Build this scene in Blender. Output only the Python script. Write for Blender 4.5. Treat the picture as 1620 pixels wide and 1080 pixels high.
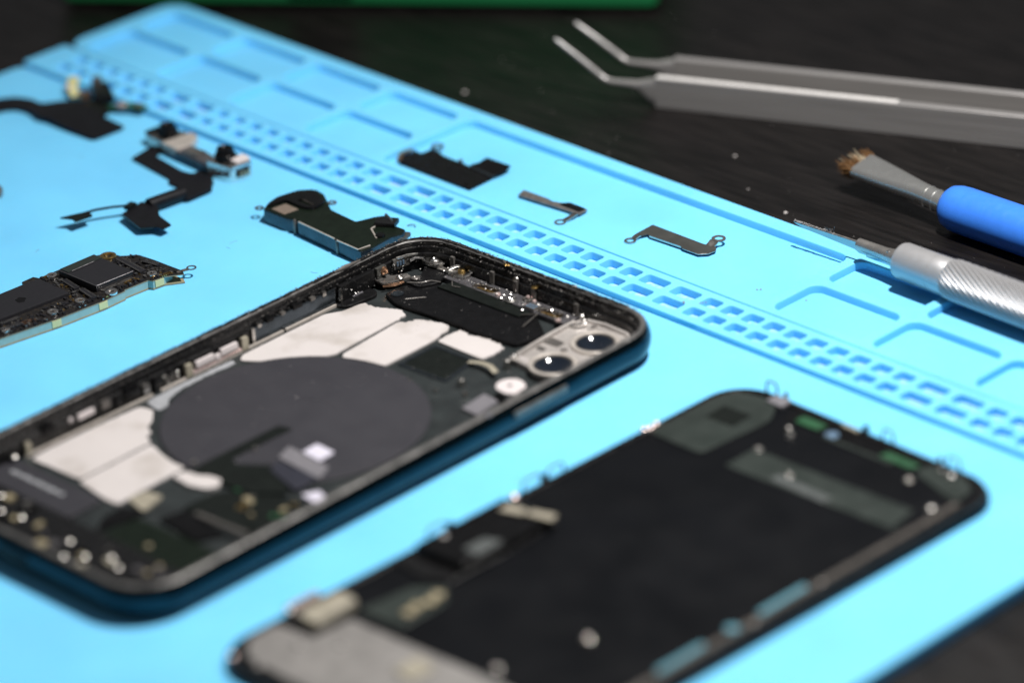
import bpy, math, random
from mathutils import Vector, Matrix
from mathutils.geometry import tessellate_polygon
random.seed(7)
S = 0.001                                    # every shape below is written in millimetres
PI = math.pi
sc = bpy.context.scene
for o in list(bpy.data.objects):
    bpy.data.objects.remove(o)

# ------------------------------------------------------------------ camera
cam_d = bpy.data.cameras.new('camera'); cam = bpy.data.objects.new('camera', cam_d)
sc.collection.objects.link(cam); sc.camera = cam
cam_d.sensor_fit = 'HORIZONTAL'; cam_d.sensor_width = 36.0
cam_d.lens = 36.0 * 6046.78 / 1620.0
cam.location = (-463.523*S, -530.247*S, 372.110*S)
cam.rotation_euler = (1.103282, 0.048981, -0.808087)
cam_d.clip_start = 0.02; cam_d.clip_end = 50
cam_d.dof.use_dof = True; cam_d.dof.focus_distance = 0.857; cam_d.dof.aperture_fstop = 6.6
cam_d.dof.aperture_blades = 0

# ------------------------------------------------------------------ world and lamp
w = bpy.data.worlds.new('World'); sc.world = w; w.use_nodes = True
bg = w.node_tree.nodes['Background']
bg.inputs['Color'].default_value = (0.95, 0.97, 1.0, 1); bg.inputs['Strength'].default_value = 0.115

LAMP = Vector((118, -95, 375)) * S; AIM = Vector((50, -85, 0)) * S
ld = bpy.data.lights.new('desk_lamp', 'SPOT'); lo = bpy.data.objects.new('desk_lamp', ld)
sc.collection.objects.link(lo); lo.location = LAMP
lo.rotation_euler = (AIM - LAMP).to_track_quat('-Z', 'Y').to_euler()
ld.energy = 10.9; ld.spot_size = math.radians(150); ld.spot_blend = 1.0
ld.shadow_soft_size = 0.011; ld.color = (1.0, 0.965, 0.93)

sc.view_settings.view_transform = 'Standard'; sc.view_settings.look = 'None'
sc.view_settings.exposure = 0.0; sc.view_settings.gamma = 1.0
sc.view_settings.use_curve_mapping = False
sc.render.engine = 'CYCLES'
sc.cycles.use_denoising = True
try: sc.cycles.denoiser = 'OPENIMAGEDENOISE'
except Exception: pass
sc.cycles.max_bounces = 8; sc.cycles.caustics_reflective = False; sc.cycles.caustics_refractive = False
sc.cycles.sample_clamp_indirect = 6.0

# ------------------------------------------------------------------ materials
def mat(name, col, rough=0.5, metal=0.0, var=0.12, vscale=400.0, bump=0.0, bscale=3000.0, spec=0.5,
        rvar=0.1, stretch=None, coat=0.0, trans=0.0, col2=None, thr=None, sss=0.0):
    """Principled material; noise varies its colour and gloss a little, fine noise gives relief."""
    m = bpy.data.materials.new(name); m.use_nodes = True
    nt = m.node_tree; N = nt.nodes; L = nt.links
    b = N['Principled BSDF']
    b.inputs['Metallic'].default_value = metal
    b.inputs['Specular IOR Level'].default_value = spec
    b.inputs['Coat Weight'].default_value = coat
    b.inputs['Transmission Weight'].default_value = trans
    if sss:
        b.inputs['Subsurface Weight'].default_value = sss; b.inputs['Subsurface Radius'].default_value = (.3, .95, 1.0); b.inputs['Subsurface Scale'].default_value = .003
    tc = N.new('ShaderNodeTexCoord'); mp = N.new('ShaderNodeMapping')
    L.new(tc.outputs['Object'], mp.inputs['Vector'])
    if stretch: mp.inputs['Scale'].default_value = stretch
    n = N.new('ShaderNodeTexNoise'); n.inputs['Scale'].default_value = vscale; n.inputs['Detail'].default_value = 4
    L.new(mp.outputs['Vector'], n.inputs['Vector'])
    r = N.new('ShaderNodeValToRGB')
    c2 = col2 if col2 else tuple(min(1, c*(1+var)) for c in col)
    c1 = col if col2 else tuple(c*(1-var) for c in col)
    lo_, hi_ = thr if thr else (0.3, 0.7)
    r.color_ramp.elements[0].position = lo_; r.color_ramp.elements[1].position = hi_
    r.color_ramp.elements[0].color = (*c1, 1); r.color_ramp.elements[1].color = (*c2, 1)
    L.new(n.outputs['Fac'], r.inputs['Fac']); L.new(r.outputs['Color'], b.inputs['Base Color'])
    mr = N.new('ShaderNodeMapRange'); mr.inputs['From Min'].default_value = .3; mr.inputs['From Max'].default_value = .7
    mr.inputs['To Min'].default_value = max(.03, rough-rvar); mr.inputs['To Max'].default_value = min(1, rough+rvar)
    n2 = N.new('ShaderNodeTexNoise'); n2.inputs['Scale'].default_value = vscale*1.7; n2.inputs['Detail'].default_value = 3
    L.new(mp.outputs['Vector'], n2.inputs['Vector'])
    L.new(n2.outputs['Fac'], mr.inputs['Value']); L.new(mr.outputs['Result'], b.inputs['Roughness'])
    if bump > 0:
        n3 = N.new('ShaderNodeTexNoise'); n3.inputs['Scale'].default_value = bscale; n3.inputs['Detail'].default_value = 3
        L.new(mp.outputs['Vector'], n3.inputs['Vector'])
        bp = N.new('ShaderNodeBump'); bp.inputs['Strength'].default_value = bump; bp.inputs['Distance'].default_value = 0.0001
        L.new(n3.outputs['Fac'], bp.inputs['Height']); L.new(bp.outputs['Normal'], b.inputs['Normal'])
    return m

M = {}
M['silicone'] = mat('silicone', (.168, .585, .93), .58, var=.06, vscale=38, bump=.35, bscale=5000, spec=.3, sss=.2)
M['dusty'] = mat('dusty_silicone', (.15, .53, .86), .75, col2=(.36, .55, .76), vscale=700, bump=.3, bscale=3000, spec=.2, thr=(.35, .62))
M['table'] = mat('table_wood', (.0035, .003, .003), .36, col2=(.014, .012, .0115), vscale=60, stretch=(9, .9, 1), bump=.9, bscale=260, spec=.28, thr=(.38, .78))
M['frame'] = mat('frame_metal', (.018, .043, .056), .15, metal=1, var=.1, vscale=200, rvar=.04)
M['rim'] = mat('rim_worn', (.20, .195, .19), .34, metal=.7, col2=(.33, .32, .31), vscale=350, bump=.3, bscale=1800, thr=(.4, .75))
M['black'] = mat('black_plastic', (.006, .006, .0065), .3, var=.25, bump=.7, bscale=1500, spec=.4)
M['blackgloss'] = mat('black_gloss', (.005, .005, .0055), .24, var=.25, rvar=.08, spec=.16)
M['floor'] = mat('back_coating', (.016, .019, .020), .42, col2=(.028, .034, .035), vscale=180, spec=.3)
M['coil'] = mat('coil_film', (.034, .0335, .040), .55, var=.05, vscale=90, bump=.12, bscale=900, spec=.25)
M['film'] = mat('dark_film', (.007, .009, .008), .4, var=.2, spec=.16)
M['glue'] = mat('white_adhesive', (.42, .385, .36), .55, col2=(.55, .515, .505), vscale=85, bump=.6, bscale=380, thr=(.3, .48))
M['tan'] = mat('tan_film', (.30, .275, .215), .5, var=.15)
M['navy'] = mat('navy_film', (.022, .023, .034), .4, var=.1)
M['bezel'] = mat('frosted_bezel', (.62, .58, .55), .28, metal=.42, col2=(.42, .39, .37), vscale=180, bump=.8, bscale=420)
M['satin'] = mat('satin_bracket', (.60, .55, .50), .35, metal=.45, var=.08)
M['railgrey'] = mat('rail_grey', (.15, .145, .155), .3, metal=.6, var=.2, vscale=500, bump=.5, bscale=900)
M['slimsteel'] = mat('slim_steel', (.18, .168, .162), .36, metal=.5, var=.25, vscale=900)
M['steel'] = mat('steel', (.55, .53, .50), .28, metal=1, var=.12)
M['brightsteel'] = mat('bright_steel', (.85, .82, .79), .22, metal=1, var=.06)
M['darksteel'] = mat('dark_steel', (.17, .16, .15), .34, metal=.6, var=.2, bump=.2, bscale=1200)
M['gunmetal'] = mat('gunmetal', (.072, .073, .068), .38, metal=.4, var=.12, bump=.15, bscale=2500)
M['gold'] = mat('gold', (.62, .42, .16), .32, metal=1, var=.15)
M['copper'] = mat('copper', (.72, .42, .26), .3, metal=1, var=.15)
M['pink'] = mat('rose_contact', (.85, .66, .62), .3, metal=.7, var=.05)
M['white'] = mat('white_plastic', (.62, .57, .57), .4, var=.03)
M['grey'] = mat('grey_film', (.16, .155, .17), .45, var=.08)
M['greymid'] = mat('grey_print', (.30, .31, .33), .6, var=.1)
M['lav'] = mat('lavender_film', (.62, .60, .70), .45, var=.04)
M['pcb'] = mat('pcb_dark', (.012, .011, .011), .34, col2=(.035, .028, .022), vscale=1500, bump=.5, bscale=3500, thr=(.5, .75), spec=.35)
M['pcbedge'] = mat('pcb_edge', (.27, .42, .40), .5, var=.06, vscale=900)
M['pcbpad'] = mat('pcb_pad', (.62, .60, .30), .5, var=.06)
M['pcbmask'] = mat('pcb_tan', (.28, .24, .15), .5, var=.1)
M['chip'] = mat('chip', (.016, .016, .019), .4, var=.08, vscale=900, spec=.3)
M['shield'] = mat('green_black', (.006, .010, .0065), .3, var=.2, bump=.2, bscale=700, spec=.2)
M['shieldside'] = mat('module_side', (.07, .085, .10), .22, metal=.85, var=.15)
M['label'] = mat('label_tan', (.16, .125, .10), .6, var=.2, vscale=2600)
M['flex'] = mat('flex_black', (.008, .008, .010), .4, var=.15, bump=.15, bscale=900, spec=.16)
M['glass'] = mat('lens_glass', (.006, .010, .018), .1, var=.1, coat=1.0, rvar=.02)
M['slotgold'] = mat('bronze_mesh', (.22, .14, .05), .4, metal=.8, var=.4, vscale=2500)
M['plate'] = mat('satin_plate', (.032, .041, .037), .4, metal=.35, var=.12, vscale=120, spec=.35)
M['plate2'] = mat('faded_print', (.085, .095, .095), .5, metal=.3, var=.2, vscale=900)
M['greyplate'] = mat('grey_plate', (.26, .25, .24), .5, metal=.5, var=.05, vscale=150)
M['screenblack'] = mat('screen_shield', (.0045, .005, .0062), .4, var=.15, vscale=60, spec=.08)
M['green'] = mat('green_plastic', (.010, .15, .050), .5, var=.06, vscale=40, spec=.3)
M['boxblack'] = mat('black_latch', (.008, .010, .009), .5)
M['tweezer'] = mat('tweezer_steel', (.34, .33, .325), .3, metal=.35, var=.12, vscale=60, stretch=(1, .15, 20), rvar=.08)
M['lightface'] = mat('lightened_face', (.25, .24, .232), .45, var=.12, vscale=60, stretch=(1, .15, 20))  # tone of the plate that brightens the far arm's inner side
M['tweezerglint'] = mat('edge_highlight', (.86, .84, .82), .25, metal=.2, var=.03)  # near-white tone for the highlight along the near arm
M['bluehandle'] = mat('blue_paint', (.045, .225, .86), .36, var=.04, coat=.1)
M['ferrule'] = mat('ferrule', (.86, .86, .83), .26, metal=.92, var=.02, rvar=.02)
M['bristle'] = mat('bristle_brown', (.17, .085, .03), .55, var=.4, vscale=1500)
M['bristlelight'] = mat('bristle_cream', (.46, .38, .26), .55, var=.25, vscale=1500)
M['alu'] = mat('aluminium', (.44, .44, .45), .4, metal=.5, var=.02, rvar=.03)
M['blade'] = mat('blade_steel', (.36, .40, .41), .1, metal=1, var=.05)
M['collet'] = mat('collet_steel', (.42, .40, .38), .28, metal=.8, var=.1)
M['dust'] = mat('dust', (.48, .45, .44), .8, var=.2)
M['lint'] = mat('lint', (.20, .19, .185), .8, var=.25)
M['grime'] = mat('grime', (.05, .046, .042), .4, col2=(.22, .20, .18), vscale=2500, metal=.3, thr=(.45, .75))
M['bluepad'] = mat('blue_foam', (.075, .235, .30), .6, var=.06)
M['greenpcb'] = mat('green_pcb', (.014, .075, .03), .45, var=.15)
M['cyan'] = mat('blue_chip', (.16, .26, .38), .35, metal=.5, var=.1)

# ------------------------------------------------------------------ mesh helpers (mm)
def area(p): return sum(p[i][0]*p[(i+1) % len(p)][1]-p[(i+1) % len(p)][0]*p[i][1] for i in range(len(p)))/2
def ccw(p): return list(p) if area(p) > 0 else list(p)[::-1]
def cw(p): return list(p) if area(p) < 0 else list(p)[::-1]
def inset(p, d):
    n = len(p); out = []
    for i in range(n):
        a, b, c = p[i-1], p[i], p[(i+1) % n]
        e1 = Vector((b[0]-a[0], b[1]-a[1])); e2 = Vector((c[0]-b[0], c[1]-b[1]))
        if e1.length < 1e-9: e1 = e2
        if e2.length < 1e-9: e2 = e1
        e1.normalize(); e2.normalize()
        n1 = Vector((-e1.y, e1.x)); n2 = Vector((-e2.y, e2.x))
        v = n1+n2
        k = 1+n1.dot(n2)
        v = v/max(k, .35)
        out.append((b[0]+v.x*d, b[1]+v.y*d))
    return out
def rrect(x0, y0, x1, y1, r=1.0, n=4):
    x0, x1 = min(x0, x1), max(x0, x1); y0, y1 = min(y0, y1), max(y0, y1)
    r = min(r, (x1-x0)/2-1e-4, (y1-y0)/2-1e-4); out = []
    for cx, cy, a0 in ((x1-r, y1-r, 0), (x0+r, y1-r, 90), (x0+r, y0+r, 180), (x1-r, y0+r, 270)):
        for i in range(n+1):
            a = math.radians(a0+90*i/n); out.append((cx+r*math.cos(a), cy+r*math.sin(a)))
    return out
def circ(cx, cy, r, n=24, ry=None): return [(cx+r*math.cos(2*PI*i/n), cy+(ry or r)*math.sin(2*PI*i/n)) for i in range(n)]
def fillet(p, r, n=3):
    p = ccw(p); out = []; k = len(p)
    for i in range(k):
        a, b, c = Vector(p[i-1]), Vector(p[i]), Vector(p[(i+1) % k])
        u = a-b; v = c-b
        d = min(r, u.length*.45, v.length*.45)
        s_ = b+u.normalized()*d; e_ = b+v.normalized()*d
        for j in range(n+1):
            t = j/n; q = s_*(1-t)**2+b*2*t*(1-t)+e_*t*t
            out.append((q.x, q.y))
    return out
def jag(p, amp, step=1.2, seed=1, only=None):
    """an outline torn by hand: subdivided and displaced"""
    rr = random.Random(seed); out = []
    for i in range(len(p)):
        a, b = Vector(p[i]), Vector(p[(i+1) % len(p)])
        m_ = max(1, int((b-a).length/step))
        for j in range(m_):
            q = a.lerp(b, j/m_); amp_ = amp if only is None or only(q.x, q.y) else amp*.12
            out.append((q.x+rr.uniform(-amp_, amp_), q.y+rr.uniform(-amp_, amp_)))
    return out
def rot(p, a, cx=0, cy=0):
    c, s = math.cos(a), math.sin(a)
    return [(cx+c*(x-cx)-s*(y-cy), cy+s*(x-cx)+c*(y-cy)) for x, y in p]

class MB:
    def __init__(s): s.v = []; s.f = []
    def add(s, vs, fs):
        o = len(s.v); s.v += [tuple(q) for q in vs]; s.f += [tuple(i+o for i in f) for f in fs]; return s
    def ring(s, loops, close=True):
        """skin between successive closed loops of equal length"""
        n = len(loops[0]); o = len(s.v)
        for l in loops: s.v += [tuple(q) for q in l]
        for k in range(len(loops)-1):
            for i in range(n):
                j = (i+1) % n
                s.f.append((o+k*n+i, o+k*n+j, o+(k+1)*n+j, o+(k+1)*n+i))
        return s
    def cap(s, loops, z, up=True):
        vs = [[Vector((x, y, 0)) for x, y in l] for l in loops]
        flat = [(x, y) for l in loops for x, y in l]
        tr = tessellate_polygon(vs)
        fs = []
        for t in tr:
            a, b, c = (flat[i] for i in t)
            cr = (b[0]-a[0])*(c[1]-a[1])-(b[1]-a[1])*(c[0]-a[0])
            if abs(cr) < 1e-10: continue
            fs.append(t if (cr > 0) == up else t[::-1])
        zf = z if callable(z) else (lambda x, y: z)
        return s.add([(x, y, zf(x, y)) for x, y in flat], fs)
    def prism(s, outer, z0, z1, b=0.0, holes=(), bottom=True, tilt=None):
        """plate with rounded upper edges: outline, optional holes; tilt(x,y) adds to z"""
        t = tilt or (lambda x, y: 0.0)
        ls = [ccw(outer)]+[cw(h) for h in holes]; top = []
        for l in ls:
            if b > 0:
                m1 = inset(l, b*.3); m2 = inset(l, b)
                rs = [[(x, y, z0+t(x, y)) for x, y in l], [(x, y, z1-b+t(x, y)) for x, y in l],
                      [(x, y, z1-b*.3+t(x, y)) for x, y in m1], [(x, y, z1+t(x, y)) for x, y in m2]]
                top.append(m2)
            else:
                rs = [[(x, y, z0+t(x, y)) for x, y in l], [(x, y, z1+t(x, y)) for x, y in l]]; top.append(l)
            s.ring(rs)
        s.cap(top, lambda x, y: z1+t(x, y))
        if bottom: s.cap(ls, lambda x, y: z0+t(x, y), up=False)
        return s
    def box(s, cx, cy, z0, lx, ly, z1, a=0, b=0.0):
        return s.prism(rot([(cx-lx/2, cy-ly/2), (cx+lx/2, cy-ly/2), (cx+lx/2, cy+ly/2), (cx-lx/2, cy+ly/2)], a, cx, cy), z0, z1, b)
    def lathe(s, prof, p0, axis, n=28):
        """profile [(distance along axis, radius)] turned round the axis from p0"""
        ax = Vector(axis).normalized(); u = ax.orthogonal().normalized(); v = ax.cross(u); p0 = Vector(p0)
        ls = [[p0+ax*d+(u*math.cos(2*PI*i/n)+v*math.sin(2*PI*i/n))*r for i in range(n)] for d, r in prof]
        s.ring(ls)
        o = len(s.v); 
        s.add([p0+ax*prof[0][0]]+ls[0], [(0, (i+1) % n+1, i+1) for i in range(n)])
        s.add([p0+ax*prof[-1][0]]+ls[-1], [(0, i+1, (i+1) % n+1) for i in range(n)])
        return s
    def cyl(s, cx, cy, z0, z1, r, n=20, b=0.0): return s.prism(circ(cx, cy, r, n), z0, z1, b)
    def tube(s, pts, r, n=8):
        P = [Vector(q) for q in pts]; ls = []
        rs = r if isinstance(r, (list, tuple)) else [r]*len(P)
        u = None
        for i, q in enumerate(P):
            t = (P[min(i+1, len(P)-1)]-P[max(i-1, 0)]).normalized()
            u = t.orthogonal().normalized() if u is None else (u-t*u.dot(t)).normalized()
            v = t.cross(u)
            ls.append([q+(u*math.cos(2*PI*k/n)+v*math.sin(2*PI*k/n))*rs[i] for k in range(n)])
        s.ring(ls)
        s.add(ls[0], [tuple(range(n))[::-1]]); s.add(ls[-1], [tuple(range(n))])
        return s
    def ribbon(s, pts, w_, th, wdir=None):
        """flat strip along a 3-D path, width w_, thickness th; wdir = direction of the width"""
        P = [Vector(q) for q in pts]; ls = []
        for i, q in enumerate(P):
            t = (P[min(i+1, len(P)-1)]-P[max(i-1, 0)]).normalized()
            u = Vector(wdir).normalized() if wdir else t.cross(Vector((0, 0, 1))).normalized()
            u = (u-t*u.dot(t)).normalized(); v = u.cross(t).normalized()
            ww = w_[i] if isinstance(w_, (list, tuple)) else w_
            ls.append([q+u*ww/2+v*th/2, q-u*ww/2+v*th/2, q-u*ww/2-v*th/2, q+u*ww/2-v*th/2])
        s.ring(ls)
        s.add(ls[0], [(3, 2, 1, 0)]); s.add(ls[-1], [(0, 1, 2, 3)])
        return s
    def speck(s, x, y, z, r, rr=random):
        vs = []
        for d in ((1, 0, 0), (-1, 0, 0), (0, 1, 0), (0, -1, 0), (0, 0, 1), (0, 0, -1)):
            k = r*rr.uniform(.5, 1.4); vs.append((x+d[0]*k, y+d[1]*k, z+d[2]*k*.7))
        return s.add(vs, [(0, 2, 4), (2, 1, 4), (1, 3, 4), (3, 0, 4), (2, 0, 5), (1, 2, 5), (3, 1, 5), (0, 3, 5)])
    def build(s, name, m, parent=None, kind=None, sharp=38, org=None):
        root = parent
        while root is not None and root.parent is not None: root = root.parent
        og = Vector(org) if org is not None else (Vector(root['_o']) if root is not None else Vector((0, 0, 0)))
        me = bpy.data.meshes.new(name)
        me.from_pydata([((x-og.x)*S, (y-og.y)*S, (z-og.z)*S) for x, y, z in s.v], [], s.f)
        me.materials.append(M[m]); me.validate(); me.update()
        for p_ in me.polygons: p_.use_smooth = True
        me.set_sharp_from_angle(angle=math.radians(sharp))
        o = bpy.data.objects.new(name, me); sc.collection.objects.link(o)
        if parent is not None: o.parent = parent
        else: o.location = og*S
        if kind: o['kind'] = kind
        return o

def thing(name, label, cat, org, group=None):
    o = bpy.data.objects.new(name, None); sc.collection.objects.link(o)
    o.location = Vector(org)*S; o['label'] = label; o['category'] = cat; o['_o'] = list(org)
    o.empty_display_size = .005
    if group: o['group'] = group
    return o
def tag(o, label, cat, group=None):
    o['label'] = label; o['category'] = cat
    if group: o['group'] = group
    return o
def dup(o, x, y, z, src=(0, 0, 0), rz=0):
    """another piece that shares this mesh, moved by the given millimetres"""
    c = o.copy(); sc.collection.objects.link(c); c.location = Vector((x-src[0], y-src[1], z-src[2]))*S
    return c

# ------------------------------------------------------------------ setting: the tabletop
TZ = -3.2
b = MB(); b.prism(rrect(-700, -750, 800, 900, 8, 4), TZ-25, TZ, 1.5)
b.build('tabletop', 'table', kind='structure')

# ------------------------------------------------------------------ repair mat (mat frame: u across, v along)
TM = -0.028
def mp_(pts): return rot(pts, TM)
mat_t = thing('repair_mat', 'light blue silicone repair mat with parts tray and perforated strip', 'mat', (0, 25, TZ))
U0, UE, V0, V1 = -112.0, 138.0, -152.6, 203.4
b = MB()
b.prism(mp_(rrect(U0, V0, 87.5, V1, 3, 3)), TZ, 0.0, .5)
b.build('work_surface', 'silicone', mat_t)
ZS, ZR, ZF, ZH = 1.45, 1.75, -.2, -.45
b = MB()                                                     # floor under the compartments
b.prism(mp_(rrect(100.95, V0+.4, UE-.6, V1-1.2, 5, 5)), TZ, ZF, .1)
b.build('tray_floor', 'silicone', mat_t)
b = MB()
b.prism(mp_(rrect(87.5, V0+.4, 100.9, V1-1.2, .5, 2)), TZ, ZH, .05)
b.build('strip_floor', 'dusty', mat_t)
# perforated strip
vs = []
def run(centers, w_): 
    for c in centers: vs.append((c, w_))
wides = [152.7, 143.5, 73.5, 64.2, -11.2, -20.5, -90.9, -100.2]
run(wides, 7.1)
run([136.2-6.09*i for i in range(10)], 4.5)
run([57.0-6.09*i for i in range(11)], 4.5)
run([-28.2-6.09*i for i in range(10)], 4.5)
run([160.6+6.09*i for i in range(6)], 4.5)
run([-107.8-6.09*i for i in range(7)], 4.5)
vs.sort()
holes = []
for c, w_ in vs:
    for a0, a1, dv in ((89.15, 92.95, 0.0), (94.85, 98.75, .15)):
        holes.append(mp_(rrect(a0, c+dv-w_/2, a1, c+dv+w_/2, .8, 3)))
b = MB()
b.prism(mp_(rrect(86.9, V0+.3, 100.9, V1-1.0, 1.0, 3)), ZH-.3, ZS, .25, holes, bottom=False)
b.build('perforated_strip', 'silicone', mat_t)
# compartment tray
comps = []
def two(v0, v1):
    comps.append(rrect(103.2, v0, 118.3, v1, 2.6, 5)); comps.append(rrect(121.2, v0, 133.4, v1, 2.6, 5))
for k in range(4):
    hi = 197.2-27.85*k; two(hi-25.0, hi)
comps.append(rrect(103.2, -36.7, 133.4, 85.6, 3.0, 6))
for k in range(4):
    hi = -39.6-28.0*k; two(hi-25.2, hi)
b = MB()
b.prism(mp_(rrect(100.9, V0, UE, V1-.8, 6, 6)), ZF-1.2, ZR, .4, [mp_(h) for h in comps], bottom=False)
b.build('compartment_tray', 'silicone', mat_t)

# ------------------------------------------------------------------ phone housing
ph = thing('phone_housing', 'opened phone shell with dark blue metal frame, bare inside with white glue strips', 'phone shell', (0, 0, 0))
HL, HW, CR = 75.7, 38.2, 12.0
def prect(off): return rrect(-HL+off, -HW+off, HL-off, HW-off, max(CR-off, 1.0), 10)
prof = [(3.4, .30), (2.1, .5), (1.1, 1.2), (.45, 2.2), (.1, 3.3), (.0, 4.2), (.08, 5.1), (.32, 6.0), (.68, 6.8), (1.1, 7.35)]
b = MB(); b.ring([[(x, y, z) for x, y in prect(o_)] for o_, z in prof])
fr = b.build('frame', 'frame', ph, sharp=50)
prof2 = [(1.1, 7.35), (1.4, 7.6), (2.15, 7.66), (2.4, 7.35)]
b = MB(); b.ring([[(x, y, z) for x, y in prect(o_)] for o_, z in prof2])
rim = b.build('rim', 'rim', ph, sharp=30)
prof3 = [(2.4, 7.35), (2.5, 6.3), (3.15, 6.2), (3.2, 5.0), (3.75, 4.85), (3.8, 1.2)]
b = MB(); b.ring([[(x, y, z) for x, y in prect(o_)] for o_, z in prof3])
b.build('inner_wall', 'black', ph, sharp=30)
b = MB(); b.prism(prect(3.3), .28, 1.15, 0); back = b.build('back_panel', 'floor', ph)
Z0 = 1.15
# camera bump under the shell
b = MB(); b.prism(rrect(44, -35, 73, -9, 6, 6), 0.02, .4, 0); b.build('camera_bump', 'frame', ph)
# charging coil
b = MB(); b.prism(circ(1.3, 1.6, 28.4, 72), Z0, 1.62, .2); coil = b.build('charging_coil', 'coil', ph)
b = MB(); b.prism(circ(1.3, 1.6, 22.0, 64), 1.6, 1.66, .03, [circ(1.3, 1.6, 9, 40)]); b.build('coil_ring', 'coil', coil)
# glue strips
def glue(pts, seed, z=1.58, amp=.16):
    b = MB(); b.prism(jag(fillet(pts, .9, 3), amp*.5 if seed > 5 else amp*2.0, .8, seed, (lambda x, y: x > 47.5) if seed <= 5 else None), Z0, z, .12); return b.build('adhesive_strip', 'glue', ph)
def arc(a0, a1, r=28.75, n=8): return [(1.3+r*math.cos(math.radians(a0+(a1-a0)*i/n)), 1.6+r*math.sin(math.radians(a0+(a1-a0)*i/n))) for i in range(n+1)]
g1 = glue([(12.3, 30.6), (14.5, 32.2), (39.3, 32.4), (43.0, 30.2), (45.5, 30.0), (48.6, 29.8), (48.5, 27.0), (49.2, 24.6), (50.6, 22.4), (51.2, 20.6), (50.3, 17.9), (27.2, 16.6)]+arc(34, 62), 3, 1.6)
g2 = glue([(28.3, 15.3), (46.6, 16.9), (48.2, 14.9), (49.9, 14.6), (50.9, 12.3), (52.1, 9.4), (51.8, 5.8), (45.3, 4.4), (30.3, 4.2)]+arc(7, 26), 4, 1.6)
g3 = glue([(45.4, 3.7), (52.4, 3.4), (52.6, 1.8), (51.2, .6), (52.7, -1.7), (53.0, -5.0), (52.6, -9.1), (51.4, -10.3), (45.2, -10.2)], 5)
g4 = glue([(-44.9, 32.0), (-40, 32.4), (-25, 32.2), (-15.4, 31.6), (-14.6, 28.2), (-17.8, 25.0), (-20.9, 23.2), (-21.2, 21.0), (-23.4, 20.8), (-24.2, 18.0), (-44.3, 17.4)], 6)
g5 = glue([(-45.0, 16.7), (-24.9, 17.1), (-26.2, 13.0), (-27.4, 8.0), (-27.4, 4.1), (-42.8, 3.6), (-46.3, 3.2), (-46.5, 7.0)], 7)
g6 = glue([(-31.8, 3.0), (-28.6, 2.4), (-28.2, -1.0), (-26.8, -3.0), (-26.4, -6.2), (-28.8, -7.6), (-31.2, -6.4), (-32.4, -2.6)], 8, 1.9, .1)
# lower black panel with a worn print line
b = MB(); b.prism(fillet([(-47.2, 34.0), (-47.4, 6.6), (-56.6, 6.2), (-56.9, 34.0)], .8), Z0, 2.0, .2); lp = b.build('label_panel', 'coil', ph)
b = MB()
yy = 29.8; rr = random.Random(4)
b.cyl(-51.3, 30.0, 2.0, 2.05, .55, 12)
while yy > 14.2:
    wd = rr.uniform(.45, .9); b.box(-51.2+rr.uniform(-.12, .12), yy-wd/2, 2.0, rr.uniform(.8, 1.3), wd, 2.03); yy -= wd+rr.uniform(.12, .3)
b.build('printed_marking', 'greymid', lp, kind='stuff')
b = MB(); b.prism(fillet([(-43.7, 3.3), (-39.2, 2.6), (-38.4, -1.6), (-45.2, -3.2)], .6), Z0, 1.75, .1); b.build('tan_label', 'tan', ph)
b = MB(); b.prism(fillet([(-52, 1.2), (-46.5, 1.5), (-44.5, -4.2), (-57, -2.0)], .4), Z0, 1.8, .15); b.build('flex_pad', 'blackgloss', ph)
b = MB(); b.prism(fillet([(-45.2, -8.0), (-39.6, -9.4), (-40.9, -23.5), (-46.5, -20.5)], .5), Z0, 1.8, .15); b.build('flex_pad', 'blackgloss', ph)
b = MB(); b.ribbon([(-39.4, -12.6, 1.9), (-39.7, -20, 2.4), (-40.0, -28.5, 3.0)], 1.1, .5); b.build('cable', 'darksteel', ph)
# film across the coil, tags
b = MB(); b.prism(fillet([(-28.4, 2.2), (-3.2, 2.0), (-2.2, -1.4), (-19.0, -1.2), (-20.0, -3.6), (-14.6, -11.2), (-21.8, -20.8), (-26.5, -15), (-28.0, -5.0)], .6), 1.62, 1.82, .06); fl = b.build('dark_film', 'film', ph)
b = MB(); b.prism(fillet([(-17.6, -11.0), (-14.0, -9.4), (-13.6, -21.6), (-20.4, -21.6)], .4), 1.8, 2.0, .06); b.build('navy_tag', 'navy', ph)
b = MB(); b.prism(fillet([(-13.0, -8.4), (-8.2, -6.6), (-9.3, -19.6), (-14.0, -21.6)], .7), 1.66, 2.05, .1); b.build('grey_tag', 'grey', ph)
b = MB(); b.prism(fillet([(-8.5, -11.0), (-4.2, -10.8), (-4.5, -16.2), (-9.0, -16.5)], .4), 1.9, 2.3, .1); b.build('pale_tag', 'lav', ph)
b = MB(); b.prism(fillet([(-21.0, -23.8), (-17.6, -25.4), (-18.4, -28.0), (-21.6, -28.2)], .4), 1.2, 2.2, .1); b.build('pale_tag', 'lav', ph)
# lower board pieces
b = MB(); b.prism(fillet([(-24, -14), (-22, -30), (-38, -33), (-39, -8), (-31, -8.4)], .8), Z0, 1.5, .1); lowf = b.build('charging_flex', 'film', ph)
b = MB(); b.prism(fillet([(-57.6, 33), (-57.8, -31), (-66, -32.5), (-71, -27), (-71, 27), (-66, 33)], 2), Z0, 3.2, .3); dock = b.build('dock_bracket', 'black', ph)
b = MB(); b.prism(fillet([(-48, -5), (-47, -30), (-57, -31), (-57, -4)], .8), Z0, 2.2, .2); b.build('dock_cover', 'shield', ph)
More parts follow.
